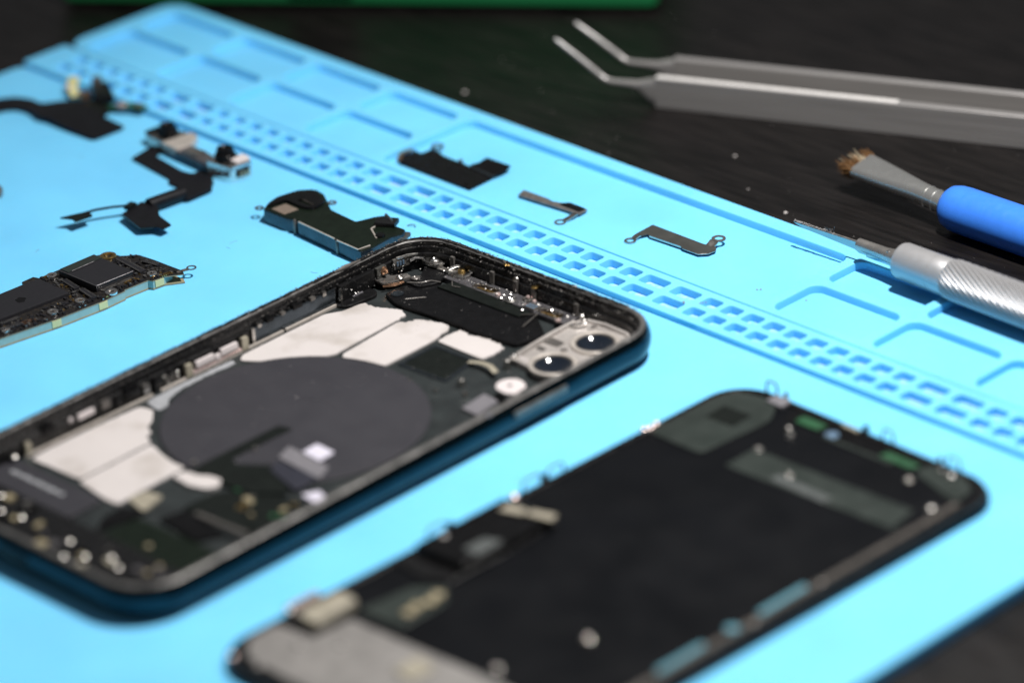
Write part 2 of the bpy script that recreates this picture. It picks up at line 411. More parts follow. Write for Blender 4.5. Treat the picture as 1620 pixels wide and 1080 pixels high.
# screws: one head, many copies
def screw(name, x, y, z, r=.95, m='brightsteel', parent=ph, h=.55):
    b = MB(); b.lathe([(0, r), (h*.55, r), (h*.9, r*.72), (h, r*.45), (h*.7, r*.3), (h*.5, r*.1)], (x, y, z), (0, 0, 1), 18)
    return b.build(name, m, parent)
s0 = screw('screw', -64.1, 11.8, 3.2, .75, 'steel', parent=ph)
for x, y, z in ((-60.9, 22.0, 3.2), (-64.3, -3.2, 3.2), (-66.4, -10.2, 3.2), (-69.0, -6.8, 3.2), (-63.4, -14.6, 3.2), (-65.1, -18.6, 3.2), (-48.4, 33.0, 3.0), (-65, 17.2, 3.2)):
    dup(s0, x, y, z, (-64.1, 11.8, 3.2))
s1 = screw('gold_screw', -62.8, -24.6, 3.2, .7, 'pcbmask')
dup(s1, -66.9, -10.0, 3.6, (-62.8, -24.6, 3.2)); dup(s1, -57.9, -12.4, 2.2, (-62.8, -24.6, 3.2)); dup(s1, -54.6, -15.6, 2.2, (-62.8, -24.6, 3.2))
for x, y, rr_ in ((-29.4, -16.7, .9), (-31.6, -17.2, .9), (-23.7, -24.6, .7)):
    b = MB(); b.prism(circ(x, y, rr_, 18), 1.5, 1.62, .03, [circ(x, y, rr_*.55, 14)]); b.build('test_pad', 'gold', lowf)
for x, y in ((-25.2, 3.6), (-13.4, -1.9)):
    b = MB(); b.cyl(x, y, 1.6, 2.3, .6, 14, .15); b.build('contact_stud', 'steel', ph)

# upper part of the housing
b = MB(); b.prism(fillet([(54.0, 28.4), (60.6, 27.6), (65.0, 23.0), (66.6, -6.2), (60.8, -14.2), (53.8, -11.8), (52.9, -2), (52.9, 8.0), (51.9, 23)], .7), Z0, 2.1, .2); dp = b.build('cover_plate', 'blackgloss', ph)
b = MB(); b.prism(fillet([(63.2, 21.5), (67.4, 19.6), (66.8, -4.2), (63.6, -3.6)], .8), 2.1, 2.45, .12); b.build('cover_step', 'film', dp)
b = MB(); b.prism(fillet([(60.4, 28.8), (64.6, 27.8), (68.6, 30.5), (69.4, 24.2), (64.6, 22.0), (60.2, 24.2)], 1.4, 4), 2.0, 2.6, .18); b.build('bracket', 'black', ph)
for pts in (((60.2, 27.6, 2.65), (62.0, 25.0, 2.65), (64.2, 23.9, 2.7), (65.0, 21.8, 2.6)), ((66.8, 20.0, 2.6), (65.2, 18.4, 2.6), (65.8, 16.5, 2.6)), ((64.2, -3.4, 2.6), (66.7, -6.2, 2.7), (60.6, -7.4, 2.3))):
    b = MB(); b.tube(pts, .16, 6); b.build('plate_edge', 'darksteel', dp)
b = MB(); b.tube([(54.6, 22.6, 2.2), (57.4, 20.4, 2.2), (58.2, 19.6, 2.2)], .12, 6); b.build('plate_seam', 'darksteel', dp)
screw('screw', 55.6, 26.1, 2.1, 1.5, 'shieldside', dp, .35)
# dark square window
b = MB(); b.prism(fillet([(32.4, 2.9), (44.0, 3.1), (44.2, -9.4), (33.0, -11.2)], .6), Z0, 1.45, .1, [fillet([(33.3, 2.0), (43.2, 2.2), (43.4, -8.4), (33.8, -10.2)], .5)]); b.build('window_frame', 'shieldside', ph)
b = MB(); b.prism(fillet([(33.3, 2.0), (43.2, 2.2), (43.4, -8.4), (33.8, -10.2)], .5), Z0, 1.3); b.build('window_film', 'film', ph)
b = MB(); b.ribbon([(42.0, -9.2, 1.9), (42.6, -12.2, 2.4), (42.4, -15.2, 2.7), (41.2, -18.2, 2.5)], 1.3, .15); b.build('ribbon_cable', 'tan', ph)
b = MB(); b.prism(fillet([(26.3, -22.4), (34.0, -21.6), (33.5, -26.4), (26.0, -27.2)], .4), Z0, 1.7, .1); b.build('grey_label', 'grey', ph)
for x, y, z, r_ in ((34.2, -14.7, 2.9, .9), (46.0, -16.8, 3.4, .9), (31.4, -18.5, 2.2, .7)):
    b = MB(); b.lathe([(0, r_), (z-Z0-.3, r_*.85), (z-Z0, r_*.5)], (x, y, Z0), (0, 0, 1), 16); b.build('threaded_post', 'steel', ph)
for x, y in ((28.9, -12.3), (28.7, -4.7)):
    b = MB(); b.prism(circ(x, y, .55, 14), 1.5, 1.72, .04, [circ(x, y, .3, 10)]); b.build('pin_ring', 'steel', ph)
# pale ground tab near the camera
def pl(pts, x0, y0, ux, uy): return [(x0+a*ux[0]+c*uy[0], y0+a*ux[1]+c*uy[1]) for a, c in pts]
b = MB(); b.prism([(36.9+3.1*math.cos(a), -26.6+3.1*math.sin(a)) for a in [math.radians(-20+i*200/16) for i in range(17)]]+[(33.6, -28.2), (34.6, -30.0), (38.6, -29.6)], 3.7, 4.0, .08, [circ(36.9, -26.4, .55, 14)]); wt = b.build('ground_tab', 'white', ph)
b = MB(); b.box(35.0, -29.8, 1.2, 3.4, 1.2, 3.75, 0, .2); b.build('tab_foot', 'steel', wt)
b = MB(); b.box(33.0, -31.0, 1.2, 1.6, 1.6, 3.2, 0, .4); b.build('tab_stop', 'tan', wt)
# camera bezel with two lens openings
cb = fillet([(48.0, -15.6), (54.8, -15.6), (69.0, -14.6), (71.6, -15.2), (72.4, -22), (72.2, -29.4), (69.5, -33.2), (48.5, -33.6), (46.4, -31)], 1.6, 4)
L1, L2 = (63.9, -25.8), (50.9, -25.6)
b = MB(); b.prism(cb, Z0, 2.6, .25, [circ(*L1, 4.9, 36), circ(*L2, 4.9, 36)]); cbz = b.build('camera_bezel', 'bezel', ph)
for L_ in (L1, L2):
    b = MB(); b.prism(circ(*L_, 5.4, 40), 2.55, 3.2, .3, [circ(*L_, 4.3, 36)]); rg = b.build('lens_ring', 'satin', cbz)
    b = MB(); b.prism(circ(*L_, 4.6, 36), 1.9, 2.7, .1, [circ(*L_, 3.9, 30)]); b.build('ring_sleeve', 'darksteel', rg)
    b = MB()
    ls = []
    for k in range(9):
        r_ = 4.0*(1-k/8)+.01; ls.append([(L_[0]+r_*math.cos(t), L_[1]+r_*math.sin(t), 1.2+.1*r_*r_) for t in [2*PI*i/30 for i in range(30)]])
    b.ring(ls); b.build('lens', 'glass', rg)
b = MB(); b.tube([(47.2, -16.6, 2.7), (54.6, -16.1, 3.0), (62.0, -15.6, 3.0), (68.6, -15.3, 2.8)], .5, 10); b.build('bezel_lip', 'bezel', cbz)
b = MB(); b.tube([(70.8, -17.0, 2.7), (71.5, -22.0, 2.9), (71.2, -28.6, 2.8), (68.6, -32.2, 2.6)], .55, 10); b.build('bezel_lip', 'bezel', cbz)
for x, y, r_ in ((57.6, -30.6, 1.1), (57.4, -22.8, .8), (69.4, -20.4, .7)):
    b = MB(); b.prism(circ(x, y, r_, 16), 2.55, 2.95, .12, [circ(x, y, r_*.5, 12)]); b.build('bezel_boss', 'brightsteel', cbz)
for x, y in ((71.6, -14.9), (48.6, -16.4), (70.2, -16.8)):
    b = MB(); b.lathe([(0, .8), (.7, .75), (1.0, .4)], (x, y, 2.5), (0, 0, 1), 14); b.build('bezel_pin', 'brightsteel', cbz)
b = MB(); b.prism(fillet([(57.5, -16.6), (60.4, -16.4), (60.2, -20.4), (57.8, -20.6)], .4), 2.6, 2.75, .05); b.build('bezel_gasket', 'darksteel', cbz)
b = MB(); b.prism(fillet([(54.4, -17.2), (55.8, -17.0), (55.8, -19.2), (54.4, -19.3)], .3), 2.6, 2.75, .05); b.build('bezel_gasket', 'darksteel', cbz)
for y in (-17.6, -18.6, -19.6, -20.6):
    b = MB(); b.box(51.2+.1*y, y, 2.6, .7, .5, 2.66); b.build('bezel_mark', 'white', cbz)
b = MB(); b.tube([(66.5, -15.6, 2.8), (66.9, -17.4, 3.3), (68.8, -18.6, 3.3), (70.0, -17.2, 3.0)], .35, 8); b.build('bezel_spring', 'brightsteel', cbz)
# metal rail along the top wall
b = MB(); b.prism(fillet([(67.4, 24.0), (71.6, 23.0), (71.6, -14.0), (67.2, -13.4)], .6), Z0, 2.5, .2,
    [fillet([(68.0, 15.0), (69.9, 14.6), (70.0, 8.6), (68.1, 8.8)], .9, 4), fillet([(67.8, -4.8), (69.8, -5.0), (69.9, -11.2), (67.9, -11.0)], .9, 4)]); rail = b.build('top_rail', 'railgrey', ph)
for c in (fillet([(68.0, 15.0), (69.9, 14.6), (70.0, 8.6), (68.1, 8.8)], .9, 4), fillet([(67.8, -4.8), (69.8, -5.0), (69.9, -11.2), (67.9, -11.0)], .9, 4)):
    b = MB(); b.prism(c, Z0, 1.9, .1); b.build('mesh_insert', 'slotgold', rail)
    b = MB(); b.prism(inset(ccw(c), -.35), 2.45, 2.62, .05, [c]); b.build('slot_edge', 'steel', rail)
for x, y in ((68.4, 7.4), (67.2, -11.8)):
    b = MB(); b.lathe([(0, .7), (.4, .6), (.5, .3)], (x, y, 2.5), (0, 0, 1), 14); b.build('rail_pin', 'pink', rail)
screw('screw', 68.0, 3.2, 2.5, 1.3, 'steel', rail); screw('screw', 67.4, 5.6, 2.5, .6, 'brightsteel', rail)
for i, (x, y, z) in enumerate(((71.0, .9, 3.6), (70.4, .1, 4.2), (71.6, -.2, 3.9), (71.2, -1.0, 3.2), (69.3, .2, 2.8), (68.9, -.6, 2.9))):
    b = MB(); b.lathe([(0, .35), (.25, .5), (.55, .35), (.65, .1)], (x, y, z-1.0), (0, 0, 1), 12); b.build('contact_pin', 'pink', rail)
b = MB(); b.box(70.6, .2, 2.4, 1.8, 2.2, 3.1, 0, .15); b.build('contact_base', 'darksteel', rail)
b = MB(); b.box(68.4, -2.9, 2.5, 2.0, 3.0, 2.9, 0, .1); ct = b.build('contact_block', 'darksteel', rail)
for i in range(3):
    for j in range(2):
        b = MB(); b.box(67.9+.9*j, -3.8+.9*i, 2.9, .6, .55, 3.0); b.build('contact', 'cyan', ct)
b = MB(); b.prism(fillet([(69.0, 24.6), (72.0, 24.4), (73.2, 22.0), (71.2, 18.2), (69.0, 18.6), (68.4, 21.4)], .7), 2.4, 3.1, .2, [circ(71.0, 20.9, .7, 14)]); b2 = b.build('grounding_clip', 'steel', ph)
b = MB(); b.tube([(70.0, 24.2, 3.2), (71.6, 23.2, 3.7), (72.9, 21.4, 3.6), (71.6, 18.6, 3.3), (69.4, 18.8, 3.0)], .28, 8); b.build('clip_wire', 'brightsteel', b2)
b = MB(); b.lathe([(0, .9), (.5, .85), (.7, .4)], (70.9, 21.0, 3.1), (0, 0, 1), 16); b.build('clip_screw', 'gold', b2)
b = MB(); b.prism(fillet([(68.6, 31.6), (70.8, 31.4), (71.6, 28.4), (70.8, 26.2), (68.8, 27.2)], .6), 3.0, 3.9, .2); b3 = b.build('corner_bracket', 'steel', ph)
screw('screw', 70.2, 28.8, 3.9, 1.1, 'brightsteel', b3)
b = MB(); b.tube([(66.0, 33.6, 3.6), (68.2, 33.0, 4.0), (69.4, 31.6, 4.0), (69.0, 30.4, 3.6)], .3, 8); b.build('bracket_spring', 'brightsteel', b3)
b = MB(); b.box(69.8, 25.4, 2.2, 1.6, 3.2, 3.0, .1, .15); b.build('bracket_arm', 'darksteel', b3)
# ribs on the top wall
for y, zz in ((24.5, 5.6), (12.2, 5.6), (5.0, 5.4), (-.5, 5.4), (-13.2, 5.4)):
    b = MB(); b.box(71.7, y, 1.2, .7, 1.1, zz, 0, .15); b.build('wall_rib', 'darksteel', ph)
b = MB(); b.lathe([(0, .9), (.25, .8), (.35, .3)], (72.1, 5.2, 5.4), (-1, 0, 0), 14); b.build('wall_rivet', 'steel', ph)
b = MB(); b.prism([(72.05+x_*.0, y) for x_, y in ()] or circ(71.9, -.6, .75, 14), 5.3, 5.6, .1); b.build('wall_rivet', 'gold', ph)

# left wall fittings (far long side)
YW = 34.35
b = MB(); b.box(32.2, YW-.05, 1.5, 24.4, .5, 5.2, 0, .15); b.build('wall_panel', 'shieldside', ph)
b = MB(); b.box(19.6, YW-.2, 1.6, .8, .8, 5.4, 0, .2); b.build('wall_clip', 'steel', ph)
b = MB(); b.box(50.6, 33.9, 1.9, 10.6, 1.4, 5.6, .02, .25); blk = b.build('side_module', 'black', ph)
b = MB(); b.box(45.2, 33.2, 2.0, .5, .6, 5.3, .05, .15); b.build('module_edge', 'steel', blk)
b = MB(); b.box(50.2, 33.0, 1.7, 3.0, .35, 2.1); b.build('module_lip', 'grey', blk)
b = MB(); b.prism(fillet([(44.0, 34.2), (43.6, 31.8), (45.4, 30.4), (52.6, 29.6), (54.4, 31.2), (54.4, 34.2)], 1.2, 4), Z0, 1.9, .25, ); b.build('module_tray', 'black', ph)
b = MB(); b.prism(fillet([(56.0, 34.2), (55.8, 31.0), (58.0, 29.4), (62.4, 28.2), (62.8, 30.4), (60.0, 32.0), (59.8, 34.2)], .6), 2.6, 3.2, .18); ib = b.build('corner_clip', 'darksteel', ph)
b = MB(); b.box(57.8, 33.4, 3.0, 3.0, 1.0, 5.8, .03, .2); b.build('clip_tab', 'gunmetal', ib)
b = MB(); b.lathe([(0, 1.0), (.3, .9), (.5, .5), (1.0, .42), (1.2, .2)], (58.4, 32.95, 4.7), (0, -1, 0), 18); b.build('clip_stud', 'copper', ib)
b = MB(); b.tube([(55.6, 30.6, 2.5), (57.8, 29.0, 2.4), (60.2, 28.6, 2.4)], .22, 8); b.build('clip_wire', 'copper', ib)
screw('screw', 60.0, 29.6, 3.2, .9, 'steel', ib); screw('screw', 62.6, 27.4, 2.7, 1.0, 'darksteel', ph)
for i in range(5):
    b = MB(); b.speck(61.6+.5*i+random.uniform(-.2, .2), 25.2+random.uniform(-1, .8), 2.8, .28); b.build('solder_bead', 'brightsteel', ph)
b = MB(); b.box(64.4, 33.6, 3.2, 4.6, .8, 5.6, -.14, .2); cw_ = b.build('corner_module', 'darksteel', ph)
for i in range(3):
    b = MB(); b.box(62.9+.8*i, 33.1-.1*i, 4.0, .45, .2, 5.0, -.14); b.build('contact', 'cyan', cw_)
b = MB(); b.tube([(63.0, 33.6, 5.7), (65.8, 32.9, 5.7), (68.0, 31.8, 5.5)], .3, 8); b.build('edge_wire', 'steel', cw_)
# volume switch carrier
vb = MB(); vb.box(8.2, YW-.35, 1.6, 17.0, .6, 2.9, 0, .15); vc = vb.build('switch_carrier', 'darksteel', ph)
b = MB(); b.box(5.0, YW-.7, 2.9, 5.2, .9, 4.3, 0, .3); b.build('switch_pad', 'white', vc)
b = MB(); b.box(12.0, YW-.7, 2.9, 4.8, .9, 4.4, 0, .3); b.build('switch_pad', 'white', vc)
b = MB(); b.box(8.6, YW-.8, 2.6, 1.4, .8, 3.7, 0, .2); b.build('switch_bridge', 'white', vc)
b = MB(); b.box(8.4, YW-.85, 1.9, 14.0, .5, 2.5, 0, .12); b.build('switch_rail', 'pink', vc)
for x in (.4, 16.6):
    b = MB(); b.box(x, YW-.6, 1.5, 1.8, 1.0, 4.6, 0, .4); b.build('carrier_post', 'tan', vc)
b = MB(); b.box(-27.9, YW-.25, 3.6, 4.4, .6, 4.9, 0, .3); b.build('side_contact', 'white', ph)
b = MB(); b.lathe([(0, .6), (.3, .5), (.4, .2)], (-31.8, YW+.1, 4.2), (0, -1, 0), 14); b.build('contact_dot', 'white', ph)
b = MB(); b.box(-44.0, YW-.5, 1.4, 1.3, 1.0, 4.4, 0, .4); b.build('carrier_post', 'tan', ph)
b = MB()
for i in range(60): b.speck(-4.1+random.uniform(-2.2, 2.0), YW-.2+random.uniform(-.5, .3), 2.0+random.uniform(0, 2.0), .18)
b.build('weld_spatter', 'steel', ph, kind='stuff')
for x0, x1 in ((-45.0, -10.0), (-7.8, 28.0), (28.6, 44.0)):
    b = MB(); b.box((x0+x1)/2, YW-.75, Z0, x1-x0, .55, 1.85, 0, .15); b.build('ledge_trim', 'satin', ph)
# pale smear of glue by the coil
b = MB(); b.prism(jag(fillet([(-13.0, 32.4), (-6.0, 32.8), (11.6, 32.4), (11.2, 30.6), (3, 31.4), (-5, 31.0), (-9.0, 29.6), (-11.5, 27.4), (-14.0, 27.6)], 1), .15, 1, 9), Z0, 1.4, .08); b.build('glue_residue', 'greymid', ph)
for i, (x, l_, z0_, z1_, m_) in enumerate(((-38, 3.0, 4.0, 5.6, 'blackgloss'), (-22.5, 2.2, 3.4, 5.2, 'darksteel'), (-19, 1.2, 2.0, 4.6, 'black'), (-15.5, 3.4, 4.2, 5.8, 'blackgloss'), (-11.2, 1.6, 2.4, 4.4, 'steel'), (-8.6, .9, 1.8, 5.0, 'black'), (21.6, 1.0, 4.9, 5.7, 'steel'), (24.8, 2.0, 5.0, 5.9, 'blackgloss'), (28.6, 1.2, 5.1, 5.8, 'darksteel'), (33.0, 2.6, 5.0, 6.0, 'blackgloss'), (37.6, 1.4, 5.1, 5.9, 'darksteel'), (41.0, 1.0, 4.8, 6.0, 'steel'))):
    b = MB(); b.box(x, YW-.1, z0_, l_, .9, z1_, .03*(i % 3-1), .18); b.build('side_clip', m_, ph)
rr = random.Random(44)
for i in range(22):
    x, y = rr.uniform(-69.5, -59), rr.uniform(-29, 31); m_ = rr.choice(('steel', 'darksteel', 'pcbmask', 'blackgloss', 'chip', 'tan', 'railgrey'))
    b = MB(); b.box(x, y, 3.15, rr.uniform(.8, 2.4), rr.uniform(.8, 2.6), 3.2+rr.uniform(.3, .9), rr.uniform(-.2, .2), .12); b.build('dock_component', m_, dock)
for i in range(12):
    x, y = rr.uniform(-37, -25), rr.uniform(-30, -10); m_ = rr.choice(('chip', 'greenpcb', 'pcbmask', 'darksteel', 'film'))
    b = MB(); b.box(x, y, 1.48, rr.uniform(.6, 1.8), rr.uniform(.6, 1.8), 1.5+rr.uniform(.2, .6), rr.choice((0, .1)), .08); b.build('flex_component', m_, lowf)
# frame buttons on the near side, antenna bands
b = MB(); b.box(34.0, -38.15, 4.3, 15.8, .7, 5.9, 0, .25); b.build('side_button', 'darksteel', fr)
for x in (19.6,):
    b = MB(); b.box(x, -37.0, 7.5, 1.2, 1.4, 7.72, 0, .05); b.build('antenna_line', 'grey', rim)
# charging port and holes at the lower end
b = MB(); b.prism(rrect(-75.82, -4.6, -74.4, 4.6, .5, 4), 3.1, 5.3, .2); b.build('charging_port', 'blackgloss', fr)
# black gasket left on the far rim
b = MB(); Pa, Pb = prect(1.15), prect(2.3); nP = len(Pa)
def dense(P):
    out_ = []
    for i in range(len(P)):
        a, c = Vector(P[i]), Vector(P[(i+1) % len(P)]); m_ = max(1, int((c-a).length/1.5))
        out_ += [a.lerp(c, j/m_) for j in range(m_)]
    return out_
Lr = [[], []]; rr = random.Random(31); pa = []
for i in range(nP):
    a, c = Vector(Pa[i]), Vector(Pa[(i+1) % nP]); e, f_ = Vector(Pb[i]), Vector(Pb[(i+1) % nP]); m_ = max(1, int((c-a).length/1.1))
    for j in range(m_): pa.append((a.lerp(c, j/m_), e.lerp(f_, j/m_)))
k0 = min((q[0].y, i) for i, q in enumerate(pa) if q[0].x > 70 and q[0].y > -27)[1]; pa = pa[k0:]+pa[:k0]
pa = [q for q in pa if q[0].y > -27 and not (q[0].x < -70 and q[0].y < 30)]
ls = []
for a, e in pa:
    w0, w1 = rr.uniform(.0, .14), rr.uniform(.78, 1.0); p0, p1 = a.lerp(e, w0), a.lerp(e, w1); zt = 7.74+rr.uniform(0, .16)
    ls.append([(p0.x, p0.y, 7.55), (p0.x, p0.y, zt-.05), ((p0.x+p1.x)/2, (p0.y+p1.y)/2, zt+rr.uniform(-.03, .08)), (p1.x, p1.y, zt-.05), (p1.x, p1.y, 7.5)])
b.ring(ls); b.build('rim_gasket', 'black', ph, sharp=60)
# torn gasket left on the rim: grit
b = MB(); rr = random.Random(21)
def along(off, t):
    """point on the rim outline at parameter t (0..1)"""
    P = prect(off); n = len(P); Ls = [math.dist(P[i], P[(i+1) % n]) for i in range(n)]; T = sum(Ls)*t
    for i in range(n):
        if T <= Ls[i]:
            f_ = T/Ls[i]; return (P[i][0]+(P[(i+1) % n][0]-P[i][0])*f_, P[i][1]+(P[(i+1) % n][1]-P[i][1])*f_)
        T -= Ls[i]
    return P[0]
cnt = 0
while cnt < 2600:
    t = rr.random(); o_ = rr.uniform(.9, 3.1); x, y = along(o_, t)
    dens = 1.0 if (x > 40 and (y > 10 or x > 70)) else (.55 if y > 30 else (.35 if x > 60 else .06))
    if rr.random() > dens: continue
    z = 7.86 if o_ < 2.2 else (6.3 if o_ > 2.5 else 7.0)
    b.speck(x, y, z, abs(rr.gauss(.07, .07))+.03, rr); cnt += 1
b.build('gasket_residue', 'grime', ph, kind='stuff')
b = MB(); rr = random.Random(5)
for i in range(70):
    x = rr.uniform(18, 60); b.speck(x, 34.9+rr.uniform(-.35, .3), 5.3+rr.uniform(-.1, .5), rr.uniform(.15, .45), rr)
b.build('torn_gasket', 'black', ph, kind='stuff')
b = MB()
for i in range(6):
    x = 72.9+random.uniform(-.3, .3); b.speck(x, 9.4+random.uniform(-1.2, 1.2), 7.7, .35)
b.build('amber_residue', 'gold', ph, kind='stuff')
b = MB(); b.tube([(46.5, 36.2, 7.75), (50.0, 36.1, 7.9), (54.5, 36.2, 7.75)], [.25, .55, .2], 8); b.build('gasket_scrap', 'darksteel', ph)
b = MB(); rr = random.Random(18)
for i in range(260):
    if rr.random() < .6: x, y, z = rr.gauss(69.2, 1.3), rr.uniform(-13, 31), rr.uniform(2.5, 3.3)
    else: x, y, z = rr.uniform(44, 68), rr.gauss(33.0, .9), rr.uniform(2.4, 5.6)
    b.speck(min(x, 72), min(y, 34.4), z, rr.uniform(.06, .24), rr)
b.build('glint_specks', 'brightsteel', ph, kind='stuff')  # bright specks added to stand for glints on the rail and wall
b = MB(); rr = random.Random(8)
for i in range(420):
    x, y = rr.uniform(-70, 70), rr.uniform(-33, 33)
    if abs(y) > 33: continue
    b.speck(x, y, 2.15 if 53 < x < 64 else 1.68, abs(rr.gauss(.03, .05))+.02, rr)
b.build('dust_specks', 'dust', ph, kind='stuff')

# ------------------------------------------------------------------ display assembly
SX, SY, SA = -2.9, -93.3, -0.039
def sp(pts): return [(SX+math.cos(SA)*x-math.sin(SA)*y, SY+math.sin(SA)*x+math.cos(SA)*y) for x, y in pts]
def s1p(x, y): return sp([(x, y)])[0]
dsp = thing('phone_display', 'black phone display lying face down, metal shield and connectors upward', 'phone screen', (SX, SY, 0))
def srect(off): return sp(rrect(-73.6+off, -36.6+off, 73.2-off, 36.4-off, max(10.0-off, .8), 9))
b = MB(); b.ring([[(x, y, z) for x, y in srect(o_)] for o_, z in ((1.2, .06), (.3, .25), (0, .7), (.05, 1.2), (.3, 1.5), (.55, 1.5))]); b.cap([ccw(srect(1.2))], .06, up=False); b.cap([ccw(srect(.55))], 1.5)
b.build('cover_glass', 'blackgloss', dsp)
b = MB(); b.prism(srect(.7), 1.5, 2.3, .15, [srect(2.2)]); bz = b.build('bezel_frame', 'black', dsp)
b = MB(); b.prism(srect(2.2), 1.45, 1.95, .1); b.build('shield_plate', 'screenblack', dsp)
ZP = 1.95
def sprt(name, pts, z0, z1, m, bv=.08, r=.5, parent=None, holes=()):
    b = MB(); b.prism(sp(fillet(pts, r)), z0, z1, bv, [sp(h) for h in holes]); return b.build(name, m, parent or dsp)
sprt('corner_plate', [(43.6, 34.2), (64.6, 34.4), (68.6, 32.0), (70.2, 27.0), (69.6, 22.5), (63.4, 18.6), (43.9, 20.0)], ZP-.1, 2.25, 'plate', .1, 2.0)
sprt('corner_patch', [(56.0, 30.0), (62.0, 30.4), (62.6, 23.0), (56.4, 22.6)], 2.25, 2.32, 'film', .03)
sprt('cross_band', [(43.6, 13.0), (52.6, 13.2), (54.4, -27.5), (46.2, -29.2)], ZP-.1, 2.12, 'plate', .06, .8)
sprt('band_print', [(45.4, 2.4), (47.8, 2.0), (47.6, -12.5), (45.2, -12.0)], 2.12, 2.15, 'plate2', .01)
sprt('corner_plate', [(66.2, -17.6), (70.8, -18.4), (70.6, -27.0), (68.0, -31.2), (61.8, -31.8)], ZP-.1, 2.25, 'plate', .1, 1.5)
sprt('sensor_slot', [(71.8, 19.0), (71.8, -17.4), (67.0, -15.6), (66.2, 17.6)], ZP-.05, ZP+.05, 'blackgloss', .01, 1)
sprt('sensor_board', [(69.4, 15.0), (69.4, 8.2), (66.6, 8.6), (66.4, 14.6)], 2.0, 2.3, 'greenpcb', .05)
sprt('sensor_board', [(69.0, -8.4), (68.8, -17.2), (66.6, -16.0), (66.6, -8.0)], 2.0, 2.3, 'greenpcb', .05)
sprt('sensor_window', circ(67.2, 5.2, 1.5, 18), 2.0, 2.2, 'cyan', .05, .1)
sprt('sensor_bar', [(66.0, 6.0), (66.4, -12.0), (65.2, -12.0), (65.0, 6.0)], ZP, 2.2, 'plate', .05, .3)
sprt('speaker_bar', [(71.6, 6.0), (71.4, 1.4), (70.6, 1.4), (70.8, 6.0)], ZP, 2.8, 'tan', .1, .3)
def sscrew(x, y, z=2.0, r=.95, m='brightsteel', h=1.0, name='standoff'):
    X, Y = s1p(x, y); b = MB(); b.lathe([(0, r), (h*.6, r*.9), (h*.85, r*.75), (h, r*.3)], (X, Y, z), (0, 0, 1), 16); return b.build(name, m, dsp)
for x, y, r_, h_ in ((63.0, 13.2, 1.0, 1.0), (61.4, 11.4, 1.2, .8), (69.2, -24.8, 1.3, 1.2), (56.5, -30.2, 1.4, 1.2), (73.0, 23.0, .7, 1.6), (72.6, -19.0, .7, 1.8), (69.6, -21.8, .6, 1.0)):
    sscrew(x, y, ZP, r_*.85, 'steel', h_)
for x, y in ((48.9, .4), (63.1, -18.9), (53.0, 12.4), (-21.9, -13.5), (-40.6, -8.6)):
    X, Y = s1p(x, y); b = MB(); b.prism(circ(X, Y, 1.0, 18), ZP, 2.28, .08, [circ(X, Y, .5, 14)]); b.build('rivet', 'steel', dsp)
# spring hooks standing on the edge
def hook(x, y, a, w_=3.0, h_=3.6, m='darksteel', base=1.6):
    X, Y = s1p(x, y); c, s_ = math.cos(a+SA), math.sin(a+SA)
    pts = [(X-c*w_/2, Y-s_*w_/2, base), (X-c*w_/2, Y-s_*w_/2, base+h_*.7), (X-c*w_/3, Y-s_*w_/3, base+h_*.95), (X+c*w_/3, Y+s_*w_/3, base+h_*.95), (X+c*w_/2, Y+s_*w_/2, base+h_*.7), (X+c*w_/2, Y+s_*w_/2, base)]
    b = MB(); b.tube(pts, .24, 8); return b.build('spring_hook', m, dsp)
hook(72.6, 26.6, PI/2, 3.0, 3.4); hook(72.6, -5.2, PI/2, 2.8, 3.2); hook(72.4, -22.6, PI/2, 3.2, 3.2)
hook(12.0, 36.0, 0, 5.2, 2.8); hook(18.6, 36.0, 0, 4.6, 2.8); hook(-14.0, 36.0, 0, 5.0, 3.0)
for x, y, l_ in ((15.2, 36.0, 1.2), (-10.4, 35.9, 1.2), (72.6, .8, 1.2)):
    X, Y = s1p(x, y); b = MB(); b.box(X, Y, 1.5, 1.0, 1.0, 3.6, SA, .2); b.build('latch', 'black', dsp)
for x, y in ((43.2, 35.2), (44.6, 34.6), (46.6, 35.0)):
    sscrew(x, y, 1.9, .8, 'pink', 1.2, 'spring_contact')
b = MB(); X, Y = s1p(45.4, 34.6); b.box(X, Y, 1.9, 5.0, 1.2, 2.9, SA, .3); b.build('edge_bracket', 'steel', dsp)
b = MB(); X, Y = s1p(70.6, 22.8); b.box(X, Y, 1.9, 3.4, 4.4, 2.7, SA, .3); b.build('edge_bracket', 'grey', dsp)
# flex connector stack
sprt('flex_base', [(-27.0, 34.8), (6.0, 34.9), (6.2, 29.5), (4.6, 21.0), (-8.8, 20.2), (-25.0, 20.4), (-27.4, 26)], ZP, 2.5, 'black', .1, .6)
cn = sprt('flex_connector', [(-22.0, 34.0), (2.6, 34.4), (4.0, 22.0), (-9.6, 20.8), (-21, 21.4)], 2.5, 4.2, 'blackgloss', .3, .8)
sprt('connector_pad', [(-16.8, 25.6), (-11.2, 25.6), (-9.4, 21.9), (-16.6, 21.4)], 4.2, 4.32, 'plate2', .03, .6, cn)
sprt('connector_bar', [(-2.2, 31.0), (1.0, 31.0), (1.8, 26.6), (-.4, 26.2)], 4.2, 4.7, 'tan', .1, .3, cn)
sprt('connector_bar', [(.2, 25.8), (2.4, 26.0), (4.2, 20.8), (1.8, 20.0)], 4.2, 4.7, 'tan', .1, .3, cn)
for x, y in ((-6.2, 34.4), (-5.0, 34.0), (5.2, 34.2)): sscrew(x, y, 2.4, 1.0, 'pink', 1.4, 'spring_contact')
sscrew(-15.8, 32.2, 4.1, 1.0, 'greyplate', .5, 'spring_contact')
